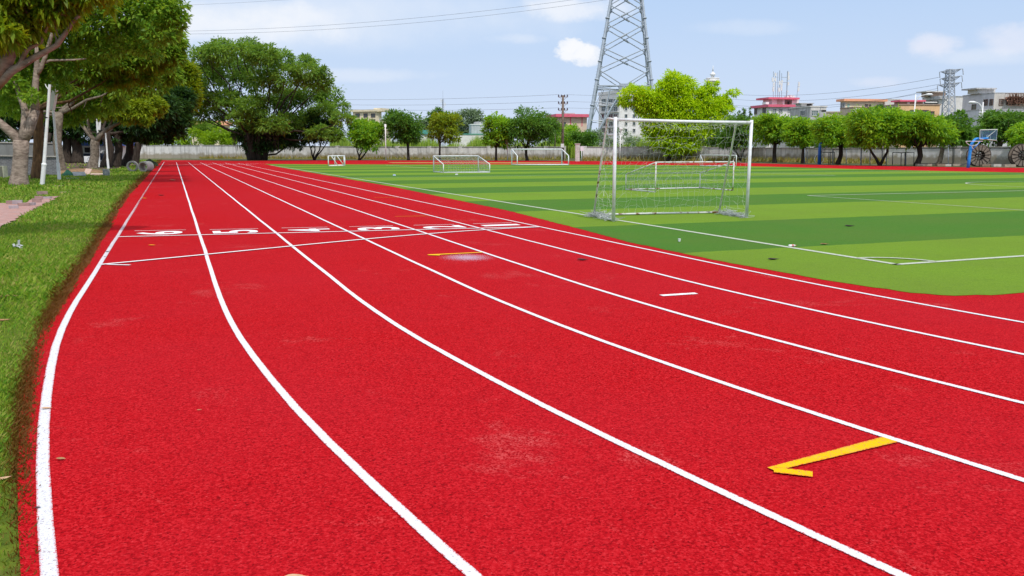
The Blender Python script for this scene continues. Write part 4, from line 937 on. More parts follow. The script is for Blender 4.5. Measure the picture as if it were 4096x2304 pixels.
antenna('lone leaning antenna at the right end of the crimson roof', 3187, 326, 391, [(328, 346, 5), (350, 366, 3)], dA, 7, .05)
# raw concrete house
B = Bld('unfinished raw grey concrete house beside the crimson roofed one', 3241, 3162, 3306, 428, 141, 12, rawc); B.parapet(rawp, .2, .12)
B.window('l', 3203, 3221, 443, 462, frame_w, gl, 3); B.window('r', 3246, 3271, 443, 461, frame_w, glg, 3, 2); B.hole('r', 3286, 3304, 440, 446); B.hole('r', 3290, 3302, 470, 482)
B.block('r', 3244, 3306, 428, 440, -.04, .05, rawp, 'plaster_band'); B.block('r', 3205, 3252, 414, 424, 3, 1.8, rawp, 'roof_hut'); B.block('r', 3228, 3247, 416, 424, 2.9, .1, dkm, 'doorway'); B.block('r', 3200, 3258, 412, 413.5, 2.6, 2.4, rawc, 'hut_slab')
# orange roofed house and neighbours
B = Bld('low beige annex left of the orange roofed house', 3300, 3289, 3372, 450, 152, 6, beige); B.parapet(beige, .2, .12)
B = Bld('cream house with a flat orange roof edge', 3381, 3362, 3532, 405, 156, 10, creamw); B.roof(orange, .42, .55)
B.window('l', 3364, 3371, 414, 432, frame_w, gl, 2); B.window('l', 3374, 3380, 412, 430, frame_w, gl, 2); B.hole('r', 3389, 3398, 416, 430, mat('mint_door', (.35, .55, .45)), 'door')
B.window('r', 3461, 3469, 419, 427, frame_d, gl, 1); B.window('r', 3477, 3482, 420, 427, frame_d, gl, 1); B.window('r', 3509, 3516, 420, 428, frame_d, gl, 1); B.window('r', 3520, 3528, 419, 426, frame_d, gl, 1)
B = Bld('beige flat house with a bare concrete end wall under the orange roofed one', 3413, 3363, 3520, 431, 147, 8, beige); B.parapet(brownw, .15, .1)
B.hole('r', 3414, 3464, 433, 500, rawp, 'bare_concrete_panel'); B.hole('r', 3409, 3412, 441, 478, panelw, 'drain_pipe', .12); B.window('l', 3388, 3404, 455, 468, frame_d, gl, 2)
B = Bld('blotchy concrete stair block between the orange and the peach houses', 3540, 3531, 3606, 399, 158, 6, rawp); B.parapet(rawp, .15, .06)
B = Bld('peach house with dark wide windows and brown parapet', 3594, 3466, 3760, 420, 138, 6, peach); B.parapet(brownw, .16, .12)
b = MB(); b.obox(B.C + B.Nl*.001 - B.Nl*-.03, B.Dl, B.ll, B.Nl, .05, 0, B.z1 - .02); b.build('side_wall', beige, B.t)
B.window('r', 3616, 3633, 446, 475, frame_d, gl, 2, 4); B.window('r', 3640, 3712, 442, 463, frame_d, glg, 5, 2); B.window('r', 3719, 3735, 447, 464, frame_d, gl, 2, 3)
B.block('r', 3603, 3692, 406, 418, 3, 2, brownw, 'roof_storey'); B.block('r', 3600, 3704, 400, 405.6, 2.4, 2.8, pinkroof, 'roof'); B.block('r', 3629, 3640, 409, 415, 2.9, .1, panelw, 'window')
B = Bld('brown and white concrete house with a flat roofed stair hut, behind the lattice pylon', 3756, 3690, 3856, 386, 168, 8, rawp); B.parapet(rawc, .12, .1)
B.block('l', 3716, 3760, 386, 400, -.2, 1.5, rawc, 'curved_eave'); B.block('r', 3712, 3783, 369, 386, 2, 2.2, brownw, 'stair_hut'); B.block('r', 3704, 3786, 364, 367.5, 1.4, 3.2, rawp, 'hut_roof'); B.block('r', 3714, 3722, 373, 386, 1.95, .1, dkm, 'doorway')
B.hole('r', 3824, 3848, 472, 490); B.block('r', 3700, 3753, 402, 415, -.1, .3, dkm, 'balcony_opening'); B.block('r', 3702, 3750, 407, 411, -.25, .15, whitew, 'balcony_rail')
B = Bld('large grey house with a penthouse and a rusty balcony cage at the right edge', 3978, 3853, 4180, 373, 128, 8, bluegrey); B.parapet(rawc, .12, .06)
b = MB(); b.obox(B.C - B.Nr*.0, B.Dr, B.lr, B.Nr, .03, 0, B.z1 - .01); b.build('front_render', concrete('warm_white', (0.66, 0.62, 0.58), (0.42, 0.39, 0.36), .4), B.t)
B.window('l', 3889, 3904, 419, 438, frame_d, glg, 2, 2); B.window('l', 3936, 3951, 399, 420, frame_d, gl, 2, 3); B.window('l', 3960, 3972, 398, 420, frame_d, gl, 2, 3); B.window('r', 3996, 4011, 398, 420, frame_d, gl, 2, 3)
B.block('r', 3912, 3982, 357, 374, 3, 2.4, rawp, 'penthouse'); B.block('r', 3905, 3988, 351.5, 356, 2.4, 3.4, rawc, 'penthouse_roof')
C_, D_, N_, x0, x1, z0, z1 = B.rect('r', 4017, 4110, 376, 424)
b = MB()
for i in range(9):
    xx = x0 + (x1-x0)*i/8
    b.tube([C_ + D_*xx + N_*.9 + UP*z0, C_ + D_*xx + N_*.9 + UP*z1], .035, 4); b.tube([C_ + D_*xx + UP*z1, C_ + D_*xx + N_*.9 + UP*z1], .03, 4)
    if i < 8: b.tube([C_ + D_*xx + N_*.9 + UP*z1, C_ + D_*(xx + (x1-x0)/8) + N_*.9 + UP*(z0*.6+z1*.4)], .025, 4)
for zz in (z0, z0*.8+z1*.2, z0*.6+z1*.4, z1): b.tube([C_ + D_*x0 + N_*.9 + UP*zz, C_ + D_*x1 + N_*.9 + UP*zz], .035, 4)
b.build('balcony_cage', rust, B.t); B.window('r', 4025, 4060, 396, 418, frame_d, gl, 3)
rng = np.random.default_rng(5); qx = rng.uniform(x0, x1, 260); qz = rng.normal(z0*.55 + z1*.45, (z1-z0)*.13, 260)
pb = np.array([list(C_ + D_*x + N_*.55 + UP*z) for x, z in zip(qx, qz)]); e1 = rng.normal(size=(260, 3))*.22; e2 = rng.normal(size=(260, 3))*.22
np_mesh('dry_plants', np.stack([pb, pb+e1, pb+e1+e2, pb+e2], 1), 4, rust, B.t)
B = Bld('low pale grey house in front of the big grey one at the right edge', 3917, 3905, 4200, 440, 113, -6, bluegrey, depth=9); B.parapet(rawc, .1, .06)
B.window('r', 3935, 3965, 468, 482, frame_d, gl, 3); B.window('r', 4050, 4066, 460, 474, frame_d, gl, 2); B.window('r', 4084, 4100, 454, 480, rust, gl, 2)
# blue roofed shed behind the left trees
bs = G(330, 650); ds = fwd(bs)
B = Bld('white shed with a blue tarpaulin roof and dark lower wall behind the pale tree', 318, 300, 478, 583, ds, 3, whitew, name='shed', cat='shed', depth=5)
B.roof(mat('blue_tarp', (0.10, 0.20, 0.62), (0.06, 0.12, 0.42), 4, .6, .4), .55, .35)
B.hole('r', 340, 366, 590, 610, dkm, 'window'); B.hole('r', 336, 474, 614, 640, mat('navy_panel', (.035, .05, .09), (.02, .03, .06), 5), 'lower_panel'); B.hole('r', 400, 425, 588, 612, panelw, 'sign_board', .07)
ac = G(355, 653); t = thing('air_conditioner', 'white outdoor air conditioner unit before the blue roofed shed', 'air conditioner', ac); sc_ = mpp(fwd(ac))
b = MB(); b.obox(ac - RT*.45, RT, .9, FW, .4, .12, .72); b.build('casing', panelw, t); b = MB(); b.ring(ac + RT*.15 - FW*.01 + UP*.42, FW, .22, .03, 20); b.build('fan_grille', galv_d, t)
b = MB(); [b.obox(ac + RT*x, RT, .08, FW, .4, -.02, .12) for x in (-.4, .32)]; b.build('feet', galv_d, t)

# ------------------------------------------------------------------ steel tower behind the wall
D0 = 140.0; t = thing('transmission_tower', 'great tubular steel transmission tower cut by the top of the photo', 'tower', P(2500, 600, D0))
def legpt(i, v):                           # leg axis points measured on the front face, taken up to the waist
    k = (v - 0)/529.0
    return [(2458 - 91*k), (2593 + 53.5*k)][i]
def tw(u, v, d): return P(u, v, d)
zt_ = P(2500, -900, D0).z
cx_ = P(2524, 300, D0)
hw = lambda z: None
f0 = P(legpt(0, 0), 0, D0); f1 = P(legpt(0, 529), 529, D0); g0_ = P(legpt(1, 0), 0, D0); g1_ = P(legpt(1, 529), 529, D0)
def at(z, side):
    a, c = (f0, f1) if side == 0 else (g0_, g1_); s = (z - c.z)/(a.z - c.z); return (c + (a-c)*s).dot(RT)
xm0 = (at(0, 0) + at(0, 1))/2
def corner(z, i):                          # 0 front left, 1 front right, 2 back right, 3 back left
    xl, xr = at(z, 0), at(z, 1); w_ = (xr-xl); cen = (xl+xr)/2; dc = D0 + (at(0, 1)-at(0, 0))/2
    sx = -1 if i in (0, 3) else 1; sy = -1 if i in (0, 1) else 1
    twist = 0.055
    x = cen + sx*w_/2 + sy*w_*twist; y = dc + sy*w_/2 - sx*w_*twist*0
    return RT*x + FW*y + UP*z
ztop = P(2500, -250, D0).z
zlev = [P(2500, v, D0).z for v in (617, 480, 340, 273, 182, 84, 5, -70, -140, -200, -250)]
zlev[0] = 0
rr0 = .27
for i in range(4):
    b = MB(); n_ = 24; zs = [ztop*k/n_ for k in range(n_+1)]
    b.tube([corner(z, i) for z in zs], [rr0*(1 - .35*k/n_) for k in range(n_+1)], 12)
    for z in [P(2500, v, D0).z for v in (530, 420, 315, 240, 143, 60, -40, -130)]:   # flanges
        c = corner(z, i); ax = (corner(z+1, i)-c).normalized(); b.tube([c - ax*.10, c + ax*.10], .36, 12)
    lg = b.build('leg', galv, t, True)
    if i in (0, 2):
        b = MB()
        for k in range(70):
            z = 1.5 + k*(ztop-2)/70; c = corner(z, i); o = (-RT if i == 0 else RT); b.tube([c + o*.2, c + o*.42], .02, 3)
        s_ = b.build('step_bolts', galv_d, None); s_.parent = lg; s_.matrix_parent_inverse = (Matrix.Translation(t.location) @ lg.matrix_parent_inverse).inverted()
pairs = ((0, 1), (1, 2), (2, 3), (3, 0))
for (i, j) in pairs:
    b = MB()
    for k in range(2, len(zlev)-1):
        za, zb_ = zlev[k], zlev[k+1]
        if k == 2:
            m_ = (corner(za, i) + corner(za, j))/2
            b.tube([corner(zb_, i), m_], .085, 6); b.tube([corner(zb_, j), m_], .085, 6)
        else:
            b.tube([corner(za, i), corner(zb_, j)], .085, 6); b.tube([corner(za, j), corner(zb_, i)], .085, 6)
            c = (corner(za, i)+corner(zb_, j))/2; dd_ = (corner(zb_, j)-corner(za, i)).normalized(); b.tube([c - dd_*.55, c + dd_*.55], .17, 6)
        for q in (i, j):
            c = corner(zb_, q); dq = (corner(zb_, j)-corner(zb_, i)).normalized()*(1 if q == i else -1); b.tube([c + dq*.1 - UP*.45, c + dq*.35 - UP*.2, c + dq*.35 + UP*.2, c + dq*.1 + UP*.45], .1, 5)
    b.build('cross_bracing', galv, t)
    b = MB(); z = zlev[2]; b.tube([corner(z, i), corner(z, j)], .12, 6)
    m_ = (corner(z, i)+corner(z, j))/2; e_ = (corner(z, j)-corner(z, i)).normalized()
    b.hexa([m_ + e_*x + UP*zz + o_ for zz in (-.6, .35) for (x, o_) in ((-.75, e_.cross(UP)*-.06), (.75, e_.cross(UP)*-.06), (.75, e_.cross(UP)*.06), (-.75, e_.cross(UP)*.06))])
    for (q, o) in ((i, j), (j, i)):
        zq = zlev[1]; p = corner(zq, q); ml = corner(.0, q)*.0
        hlf = corner(z, q).lerp(corner(z, o), .26)
        b.tube([p, corner(z, q).lerp(corner(z, o), .14)], .06, 5); b.tube([corner(.3, q), m_], .10, 6)
        mid_ = corner(.3, q).lerp(m_, .5); b.tube([corner(zq, q), mid_], .06, 5); b.tube([mid_, hlf], .06, 5); b.tube([corner(zq*.5, q), corner(.3, q).lerp(m_, .25)], .05, 5); b.tube([corner(zq*1.5, q), corner(.3, q).lerp(m_, .75)], .05, 5)
        b.tube([corner(zq*1.5, q), mid_], .05, 5)
    b.build('waist_bracing', galv, t)
b = MB(); z = zlev[2]; ms = [(corner(z, i)+corner(z, j))/2 for i, j in pairs]
for k in range(4): b.tube([ms[k], ms[(k+1) % 4]], .06, 5)
b.build('plan_bracing', galv, t)
b = MB(); c = [corner(ztop*k/20, 1) + FW*.5 - RT*.05 for k in range(21)]; b.tube(c[6:], .03, 4); b.tube([q + FW*.35 for q in c[6:]], .03, 4)
for k in range(6*6, 20*6): q = c[0].lerp(c[20], k/120); q = corner(ztop*k/120, 1) + FW*.5 - RT*.05; b.tube([q, q + FW*.35], .018, 3)
b.build('ladder', mat('red_oxide', (.50, .20, .13), (.36, .15, .10), 5), t)

# lattice pylon at the right
D1 = 120.0; bp = P(3798, 600, D1); bp.z = 0; s1 = mpp(D1); t = thing('lattice_pylon', 'grey lattice pylon with three short cross arms above the peach house', 'pylon', bp)
def pz(v): return P(3800, v, D1).z
PV = [600, 520, 470, 440, 412, 388, 365, 347, 333, 318, 305, 290, 278]
zp = [0, pz(520), pz(470), pz(440), pz(412), pz(388), pz(365), pz(347), pz(333), pz(318), pz(305), pz(290), pz(278)]
wpx = [52, 47, 43, 41, 38, 36, 33, 31, 29.5, 28, 27, 26, 25]
# plan is turned so that two faces show; wp = width across the view
def pc(k, i): 
    w_ = wpx[k]*s1; c = P(3794 + 7*max(0, k-2)/10, PV[k], D1); a = math.radians(18) + i*math.pi/2
    R_ = w_/2/math.cos(math.radians(27)); return Vector((c.x, c.y, zp[k])) + (RT*math.cos(a - math.pi*.75) + FW*math.sin(a - math.pi*.75))*R_
for i in range(4):
    b = MB(); b.tube([pc(k, i) for k in range(len(zp))], .085, 5); b.build('leg', galv_d, t)
    j = (i+1) % 4; b = MB()
    for k in range(len(zp)-1): b.tube([pc(k, i), pc(k+1, j)], .04, 4); b.tube([pc(k, j), pc(k+1, i)], .04, 4); b.tube([pc(k+1, i), pc(k+1, j)], .035, 4)
    b.build('cross_bracing', galv_d, t)
PY = []
for (v_, ul, ur) in ((281, 3762, 3838), (309, 3765, 3837), (335, 3757, 3836)):
    z = pz(v_); kz = min(range(len(zp)), key=lambda q: abs(zp[q]-z)); cen = (pc(kz, 0)+pc(kz, 2))/2
    for u_, sg in ((ul, -1), (ur, 1)):
        L_ = abs(u_ - 3797)*s1; dA_ = (RT*.94*sg - FW*.34*sg); e = Vector((cen.x, cen.y, z)) + dA_*L_*1.05 + UP*(.15 if sg > 0 else -.2)
        b = MB()
        for q in range(4): b.tube([Vector((pc(kz, q).x, pc(kz, q).y, z)), e], .045, 4)
        for q in range(4): b.tube([Vector((pc(kz, q).x, pc(kz, q).y, z-.5)), e.lerp(cen, .12)], .04, 4)
        arm = b.build('cross_arm', galv_d, t)
        b = MB(); b.tube([e, e - UP*.8 + RT*.14*(-sg if sg < 0 else 1)], [.06, .07], 6); iz = b.build('insulator', galv_d, None); iz.parent = arm; iz.matrix_parent_inverse = (Matrix.Translation(t.location) @ arm.matrix_parent_inverse).inverted()
        PY.append(e - UP*.7)
# thin radio mast far left of centre
bp = P(1772, 420, 260); bp.z = 0; t = thing('radio_mast', 'thin far radio mast rising behind the olive tree', 'mast', bp); b = MB(); zz1 = P(1772, 362, 260).z
tri = [Vector((math.cos(a)*.35, math.sin(a)*.35, 0)) for a in (0, 2.1, 4.2)]
for o in tri: b.tube([bp + o, bp + o*.6 + UP*(zz1-2.5)], .07, 4)
for k in range(30):
    za, zb_ = k*(zz1-2.5)/30, (k+1)*(zz1-2.5)/30
    for i in range(3): b.tube([bp + tri[i] + UP*za, bp + tri[(i+1) % 3] + UP*zb_], .035, 3)
b.tube([bp + UP*(zz1-3), bp + UP*zz1], .04, 4); b.build('lattice', galv_d, t)
b = MB()
for k in range(6): z = zz1 - 3 - k*1.1; o = RT*(.6 if k % 2 else -.6); b = MB(); b.obox(bp + o - RT*.12, RT, .24, FW, .2, z-.5, z+.5); b.tube([bp + UP*z, bp + o + UP*z], .04, 4); b.build('antenna_panel', panelw, t)
# white spire with a ring platform behind the lime tree
bp = P(2851, 300, 230); bp.z = 0; t = thing('spire', 'white water tower like spire with a ring platform behind the lime tree', 'spire', bp); Q = lambda v: P(2851, v, 230).z; s2 = mpp(230)
b = MB(); b.tube([bp, bp + UP*Q(318)], [1.2, .9], 12); b.build('shaft', whitew, t, True)
b = MB(); b.ring(bp + UP*Q(324), UP, 24*s2, .3, 28); b.ring(bp + UP*Q(314), UP, 24*s2, .14, 28)
for k in range(12): a = k/12*math.tau; o = Vector((math.cos(a), math.sin(a), 0))*24*s2; b.tube([bp + o + UP*Q(324), bp + o + UP*Q(314)], .1, 4); b.tube([bp + o + UP*Q(324), bp + UP*Q(322)], .14, 4)
b.build('platform', whitew, t)
b = MB(); b.tube([bp + UP*Q(v) for v in (312, 303, 300, 297, 293, 288, 284)], [6*s2, 6*s2, 11*s2, 11*s2, 8*s2, 3*s2, 1*s2], 16); b.tube([bp + UP*Q(285), bp + UP*Q(262)], [.18, .05], 6); b.build('dome', panelw, t, True)

# ------------------------------------------------------------------ poles, wires, lamps
polew = mat('pole_white', (0.84, 0.85, 0.86), (0.70, 0.70, 0.71), 3, .5, .05)
polec = mat('pole_concrete', (0.20, 0.155, 0.12), (0.13, 0.10, 0.08), 3, .9, .2)
ins = mat('porcelain', (0.10, 0.09, 0.12), (0.06, 0.05, 0.07), 5, .3, 0)
bp = G(2250, 642); d = fwd(bp); t = thing('utility_pole', 'brown utility pole with three insulator arms left of the great tower', 'utility pole', bp)
b = MB(); b.tube([bp - UP*.2, P(2252, 381, d)], [.19, .13], 10); b.build('pole', polec, t, True)
WP = []
for v_ in (385, 412, 438):
    b = MB(); c = P(2252, v_+3, d); b.tube([c - RT*.62, c + RT*.62], .05, 6); b.tube([c - RT*.5, c - UP*.45], .03, 4); b.tube([c + RT*.5, c - UP*.45], .03, 4); arm = b.build('cross_arm', galv_d, t)
    b = MB()
    for x in (-.55, -.2, .2, .55): b.tube([c + RT*x, c + RT*x + UP*.12, c + RT*x + UP*.3], [.05, .10, .06], 6)
    o = b.build('insulators', ins, None); o.parent = arm; o.matrix_parent_inverse = (Matrix.Translation(t.location) @ arm.matrix_parent_inverse).inverted()
    WP += [c - RT*.55 + UP*.3, c + RT*.4 + UP*.3]
b = MB(); b.obox(P(2249, 581, d) - RT*.2 - FW*.25, RT, .4, FW, .2, P(2249, 590, d).z, P(2249, 575, d).z); b.build('meter_box', panelw, t)
def pole(name, label, cat, base, top, r0, r1, m, grp=None, d=None):
    bp = G(*base) if d is None else P(base[0], base[1], d); d = fwd(bp); t = thing(name, label, cat, bp, grp)
    b = MB(); b.tube([bp - UP*.1, P(top[0], top[1], d)], [r0, r1], 10); b.build('pole', m, t, True); return t, d
t, d = pole('flag_pole', 'slim white pole before the wall, right of the yellow green dome tree', 'pole', (1544, 641), (1541, 496), .075, .06, polew, 'slim white poles along the wall'); b = MB(); b.obox(P(1541, 497, d) - RT*.14, RT, .28, FW, .2, P(1541, 508, d).z, P(1541, 497, d).z); b.build('lamp_head', polew, t)
t, d = pole('camera_pole', 'white pole with a grey box and camera left of the bright far goal', 'pole', (2030, 642), (2028, 541), .07, .05, polew, 'slim white poles along the wall'); b = MB(); b.obox(P(2028, 562, d) - RT*.22 - FW*.15, RT, .42, FW, .2, P(2028, 576, d).z, P(2028, 556, d).z); b.build('box', wp, t)
b = MB(); b.tube([P(2028, 543, d), P(2030, 541, d) - FW*.25], .09, 8); b.build('camera', panelw, t)
pole('thin_pole', 'short bare grey pole behind the wall left of the utility pole', 'pole', (2221, 600), (2221, 500), .07, .06, polec, None, 124)
t, d = pole('lamp_pole', 'thin white lamp pole behind the left post of the tall goal', 'pole', (2478, 643), (2483, 540), .065, .05, polew, 'slim white poles along the wall'); b = MB(); b.tube([P(2484, 520, d) + UP*z for z in (0, .05, .2, .3)], [.05, .25, .25, .05], 12); b.tube([P(2483, 541, d), P(2484, 520, d)], .05, 6); b.build('lamp_head', panelw, t)
pole('white_post', 'thin short white post beside the long wall near the double trunk tree', 'pole', (2326, 643), (2326, 590), .05, .05, polew)
SL = 'street lamps behind the wall'
def streetlamp(label, u, v0, v1, d, arm):
    bp = P(u, v0, d); bp.z = 0; t = thing('street_lamp', label, 'street lamp', bp, SL); z0 = P(u, v0, d).z
    b = MB(); b.tube([bp, bp + UP*z0], [.14, .07], 10); b.build('pole', polew, t, True)
    s = mpp(d); za = P(u, v1, d).z; L_ = arm*s; b = MB()
    b.tube([bp + UP*(za-1.2), bp + RT*L_*.25 + UP*(za-.35), bp + RT*L_*.6 + UP*(za + .02), bp + RT*L_ + UP*(za + .12)], .05, 6); b.tube([bp + UP*(za-.5), bp + RT*L_*.35 + UP*(za-.12), bp + RT*L_*.6 + UP*za], .035, 6); b.build('arm', polew, t, True)
    sg = 1 if arm > 0 else -1; b = MB(); c = bp + RT*L_ + UP*(za + .12); b.tube([c - RT*.1*sg, c + RT*.25*sg + UP*.02, c + RT*.75*sg + UP*.03, c + RT*.95*sg], [.06, .16, .15, .05], 8); b.build('lamp_head', panelw, t, True)
streetlamp('tall white street lamp in front of the peach house', 3663, 377, 382, 120, 40)
streetlamp('white street lamp with its arm to the left before the big grey house', 3933, 408, 414, 108, -28)
streetlamp('low street lamp showing its head above the round trees near the raw concrete house', 3210, 468, 474, 116, -19)
cable = mat('cable', (0.26, 0.29, 0.34), (0.20, 0.22, 0.26), 3, .6, 0)
def wire(label, a, b_, sag, r=.03, grp='overhead wires'):
    m_ = MB(); n_ = 24; m_.tube([Vector(a).lerp(Vector(b_), i/n_) - UP*sag*4*(i/n_)*(1-i/n_) for i in range(n_+1)], r*.75, 4); tag(m_.build('power_line', cable), label, 'wire', grp)
dU = fwd(G(2250, 642))
for i, v_ in enumerate((391, 412, 430)):
    k = ('highest', 'middle', 'lowest')[i]
    wire(f'{k} wire running from the utility pole left to the banyan', WP[2*i], P(1000, v_-2 - i*3, dU + 30), .5, .027)
    wire(f'{k} wire running from the utility pole right behind the great tower', WP[2*i+1], P(2900, (375, 402, 424)[i], dU + 40), .3, .024)
for i in range(3):
    k = ('top', 'middle', 'bottom')[i]
    wire(f'wire from the {k} arm of the lattice pylon sweeping left over the roofs', PY[2*i], P(2900, (374, 394, 418)[i], 165), 1.2, .035)
wire('second thinner wire from the bottom pylon arm', PY[4] + UP*.3, P(2900, 424, 165), 1.6, .03)
wire('upper of the two long wires crossing the sky above the banyan', P(640, 126, 150), P(2440, -22, 135), 1.2, .032)
wire('lower of the two long wires crossing the sky above the banyan', P(640, 136, 152), P(2460, -6, 137), 1.4, .032)
wire('short wire crossing the sky at the very top left', P(640, 24, 150), P(1400, -20, 150), .2, .026)
wire('wire sagging low across the peach house front', P(3500, 432, 126), P(4200, 478, 112), .3, .015)

# lamp posts on the left verge
def tapered(par, name, pts, rs, m, n=12): b = MB(); b.tube(pts, rs, n); return b.build(name, m, par, False)
bp = G(167, 739); d = fwd(bp); t = thing('lamp_post', 'white lamp post leaning right against the nearest tree', 'lamp post', bp, 'white lamp posts on the verge')
tapered(t, 'base_sleeve', [bp - UP*.1, P(176, 662, d)], [.088, .085], polew); tapered(t, 'collar', [P(175.5, 666, d), P(176.2, 657, d), P(176.8, 651, d)], [.085, .10, .065], polew)
tapered(t, 'pole', [P(176.5, 653, d), P(199, 338, d)], [.066, .052], polew); tapered(t, 'strap', [P(188, 472, d), P(188.5, 468, d)], [.068, .068], mat('black_strap', (.02, .02, .02)))
tapered(t, 'bracket', [P(197, 362, d), P(184, 345, d), P(181, 336, d)], [.02, .02, .02], polew, 6)
bp = G(238, 722); d = fwd(bp); t = thing('lamp_post', 'upright white lamp post with a boxy lamp and a thin cross arm on top', 'lamp post', bp, 'white lamp posts on the verge')
tapered(t, 'base_sleeve', [bp - UP*.1, P(232, 652, d)], [.075, .072], polew); tapered(t, 'pole', [P(232, 653, d), P(212, 430, d)], [.052, .05], polew)
q0, q1 = P(203, 440, d - .5), P(221, 345, d - .5); b = MB(); ax = (q1-q0).normalized(); sx = RT*.135; sy = FW*.11
b.hexa([q0 - sx - sy, q0 + sx - sy, q0 + sx + sy, q0 - sx + sy, q1 - sx - sy, q1 + sx - sy, q1 + sx + sy, q1 - sx + sy]); b.build('lamp_box', panelw, t)
tapered(t, 'mast', [P(206, 430, d), P(206, 345, d), P(200, 272, d)], [.03, .03, .028], galv, 6); tapered(t, 'cross_arm', [P(182, 306, d), P(192, 299, d), P(230, 294, d), P(330, 280, d)], [.02, .02, .02, .018], galv, 6)
bp = G(434, 675); d = fwd(bp); t = thing('lamp_post', 'white lamp post right of the pale tree, leaning slightly', 'lamp post', bp, 'white lamp posts on the verge')
tapered(t, 'base_sleeve', [bp - UP*.1, P(430, 636, d)], [.085, .08], polew); tapered(t, 'pole', [P(430, 637, d), P(423, 532, d)], [.062, .052], polew)
bp = G(398, 668); d = fwd(bp); t = thing('lamp_post', 'white lamp post with twin tube lamps behind the pale tree', 'lamp post', bp, 'white lamp posts on the verge')
tapered(t, 'pole', [bp - UP*.1, P(391, 515, d)], [.08, .07], polew); tapered(t, 'lamp_tube', [P(390, 523, d), P(387, 468, d)], [.075, .075], panelw); tapered(t, 'lamp_tube', [P(397, 520, d), P(401, 471, d)], [.12, .12], panelw, 4)
bp = G(510, 661); d = fwd(bp); t = thing('lamp_post', 'farthest white lamp post half hidden by the dark trunks above the rings', 'lamp post', bp, 'white lamp posts on the verge')
tapered(t, 'pole', [bp - UP*.1, P(505, 555, d)], [.10, .08], polew)
tapered(t, 'collar', [P(508, 628, d), P(508, 622, d)], [.13, .13], polew)

# ------------------------------------------------------------------ basketball stand, blue post, drums, fence
blue = mat('blue_paint', (0.03, 0.30, 0.78), (0.02, 0.20, 0.58), 3, .45, .05, lo=.3, hi=.6)
blued = mat('deep_blue_paint', (0.015, 0.11, 0.42), (0.01, 0.07, 0.30), 3, .5, .05)
bp = G(3872, 671.5); d = fwd(bp); t = thing('basketball_stand', 'bright blue basketball stand with a clear backboard on its bent arm', 'basketball stand', bp); b = MB()
b.tube([bp - UP*.1, P(3876, 640, d), P(3884, 580, d), P(3888, 573, d), P(3901, 557, d), P(3907, 555, d), P(3930, 555, d), P(3953, 553, d)], [.12, .12, .11, .11, .10, .10, .085, .07], 12); b.build('pole', blue, t, True)
bar('strut', [P(3885, 605, d), P(3922, 565, d)], .035, blue, t)
bar('strut_brace', [P(3893, 597, d), P(3899, 590, d), P(3905, 583, d)], .02, steel_w, t, 6)
c00, c10, c11, c01 = P(3919, 556, d - .2), P(3985, 561, d + .5), P(3989, 518, d + .5), P(3920, 520, d - .2)
b = MB(); b.tube([c00, c10, c11, c01, c00], .035, 6); b.tube([c11.lerp(c00, .08), P(3945, 552, d)], .02, 5); b.tube([c01.lerp(c10, .1), P(3930, 551, d)], .02, 5)
b.tube([c00.lerp(c10, .4), c00.lerp(c10, .4).lerp(c01.lerp(c11, .4), .45), c00.lerp(c10, .62).lerp(c01.lerp(c11, .62), .45), c00.lerp(c10, .62)], .022, 5); b.build('backboard_frame', mat('board_frame', (.62, .70, .62), (.45, .55, .50), 5), t)
mgb, nt, bs_ = nodes('clear_board'); bs_.inputs['Base Color'].default_value = (.25, .45, .7, 1); bs_.inputs['Roughness'].default_value = .1
tr = N(nt, 'ShaderNodeBsdfTransparent'); tr.inputs[0].default_value = (.72, .85, .95, 1); mx = N(nt, 'ShaderNodeMixShader'); mx.inputs[0].default_value = .12; nt.links.new(tr.outputs[0], mx.inputs[1]); nt.links.new(bs_.outputs[0], mx.inputs[2]); nt.links.new(mx.outputs[0], nt.nodes['Material Output'].inputs[0])
b = MB(); nb = FW*.02; b.hexa([c00 - nb, c10 - nb, c10 + nb, c00 + nb, c01 - nb, c11 - nb, c11 + nb, c01 + nb]); b.build('backboard', mgb, t)
hoopc = P(3897, 565, d - .35); b = MB(); b.tube([P(3863, 565, d-.3), P(3931, 565, d-.3)], .022, 5); b.tube([P(3863, 565, d-.3), P(3868, 573, d-.3), P(3877, 580, d-.3), P(3885, 582, d-.3)], .02, 5); b.tube([P(3916, 565, d-.3), P(3912, 574, d-.3), P(3903, 581, d-.3), P(3889, 582, d-.3)], .02, 5); b.tube([P(3887, 582, d-.3), P(3889, 590, d-.3), P(3893, 596, d-.3)], .018, 5); b.build('hoop_frame', steel_w, t)
bp = G(3277, 657.5); d = fwd(bp); t = thing('blue_post', 'dark blue bent steel post standing between two round trees', 'post', bp)
b = MB(); b.tube([bp - UP*.1, P(3279, 600, d), P(3281, 576, d), P(3285, 570, d)], [.16, .15, .12, .10], 10); b.build('post', blued, t, True); bar('stay', [P(3281, 611, d), P(3315, 578, d)], .05, galv, t)
DR = 'cable drums leaning on the pale wall'
drumw = mat('drum_boards', (0.26, 0.22, 0.18), (0.14, 0.115, 0.095), 6, .95, .4); drumi = mat('drum_iron', (0.045, 0.032, 0.026), (0.025, 0.018, 0.015), 6, .8, .2)
hubw = mat('drum_core', (0.035, 0.025, 0.02), (0.02, 0.015, 0.012), 6, .9)
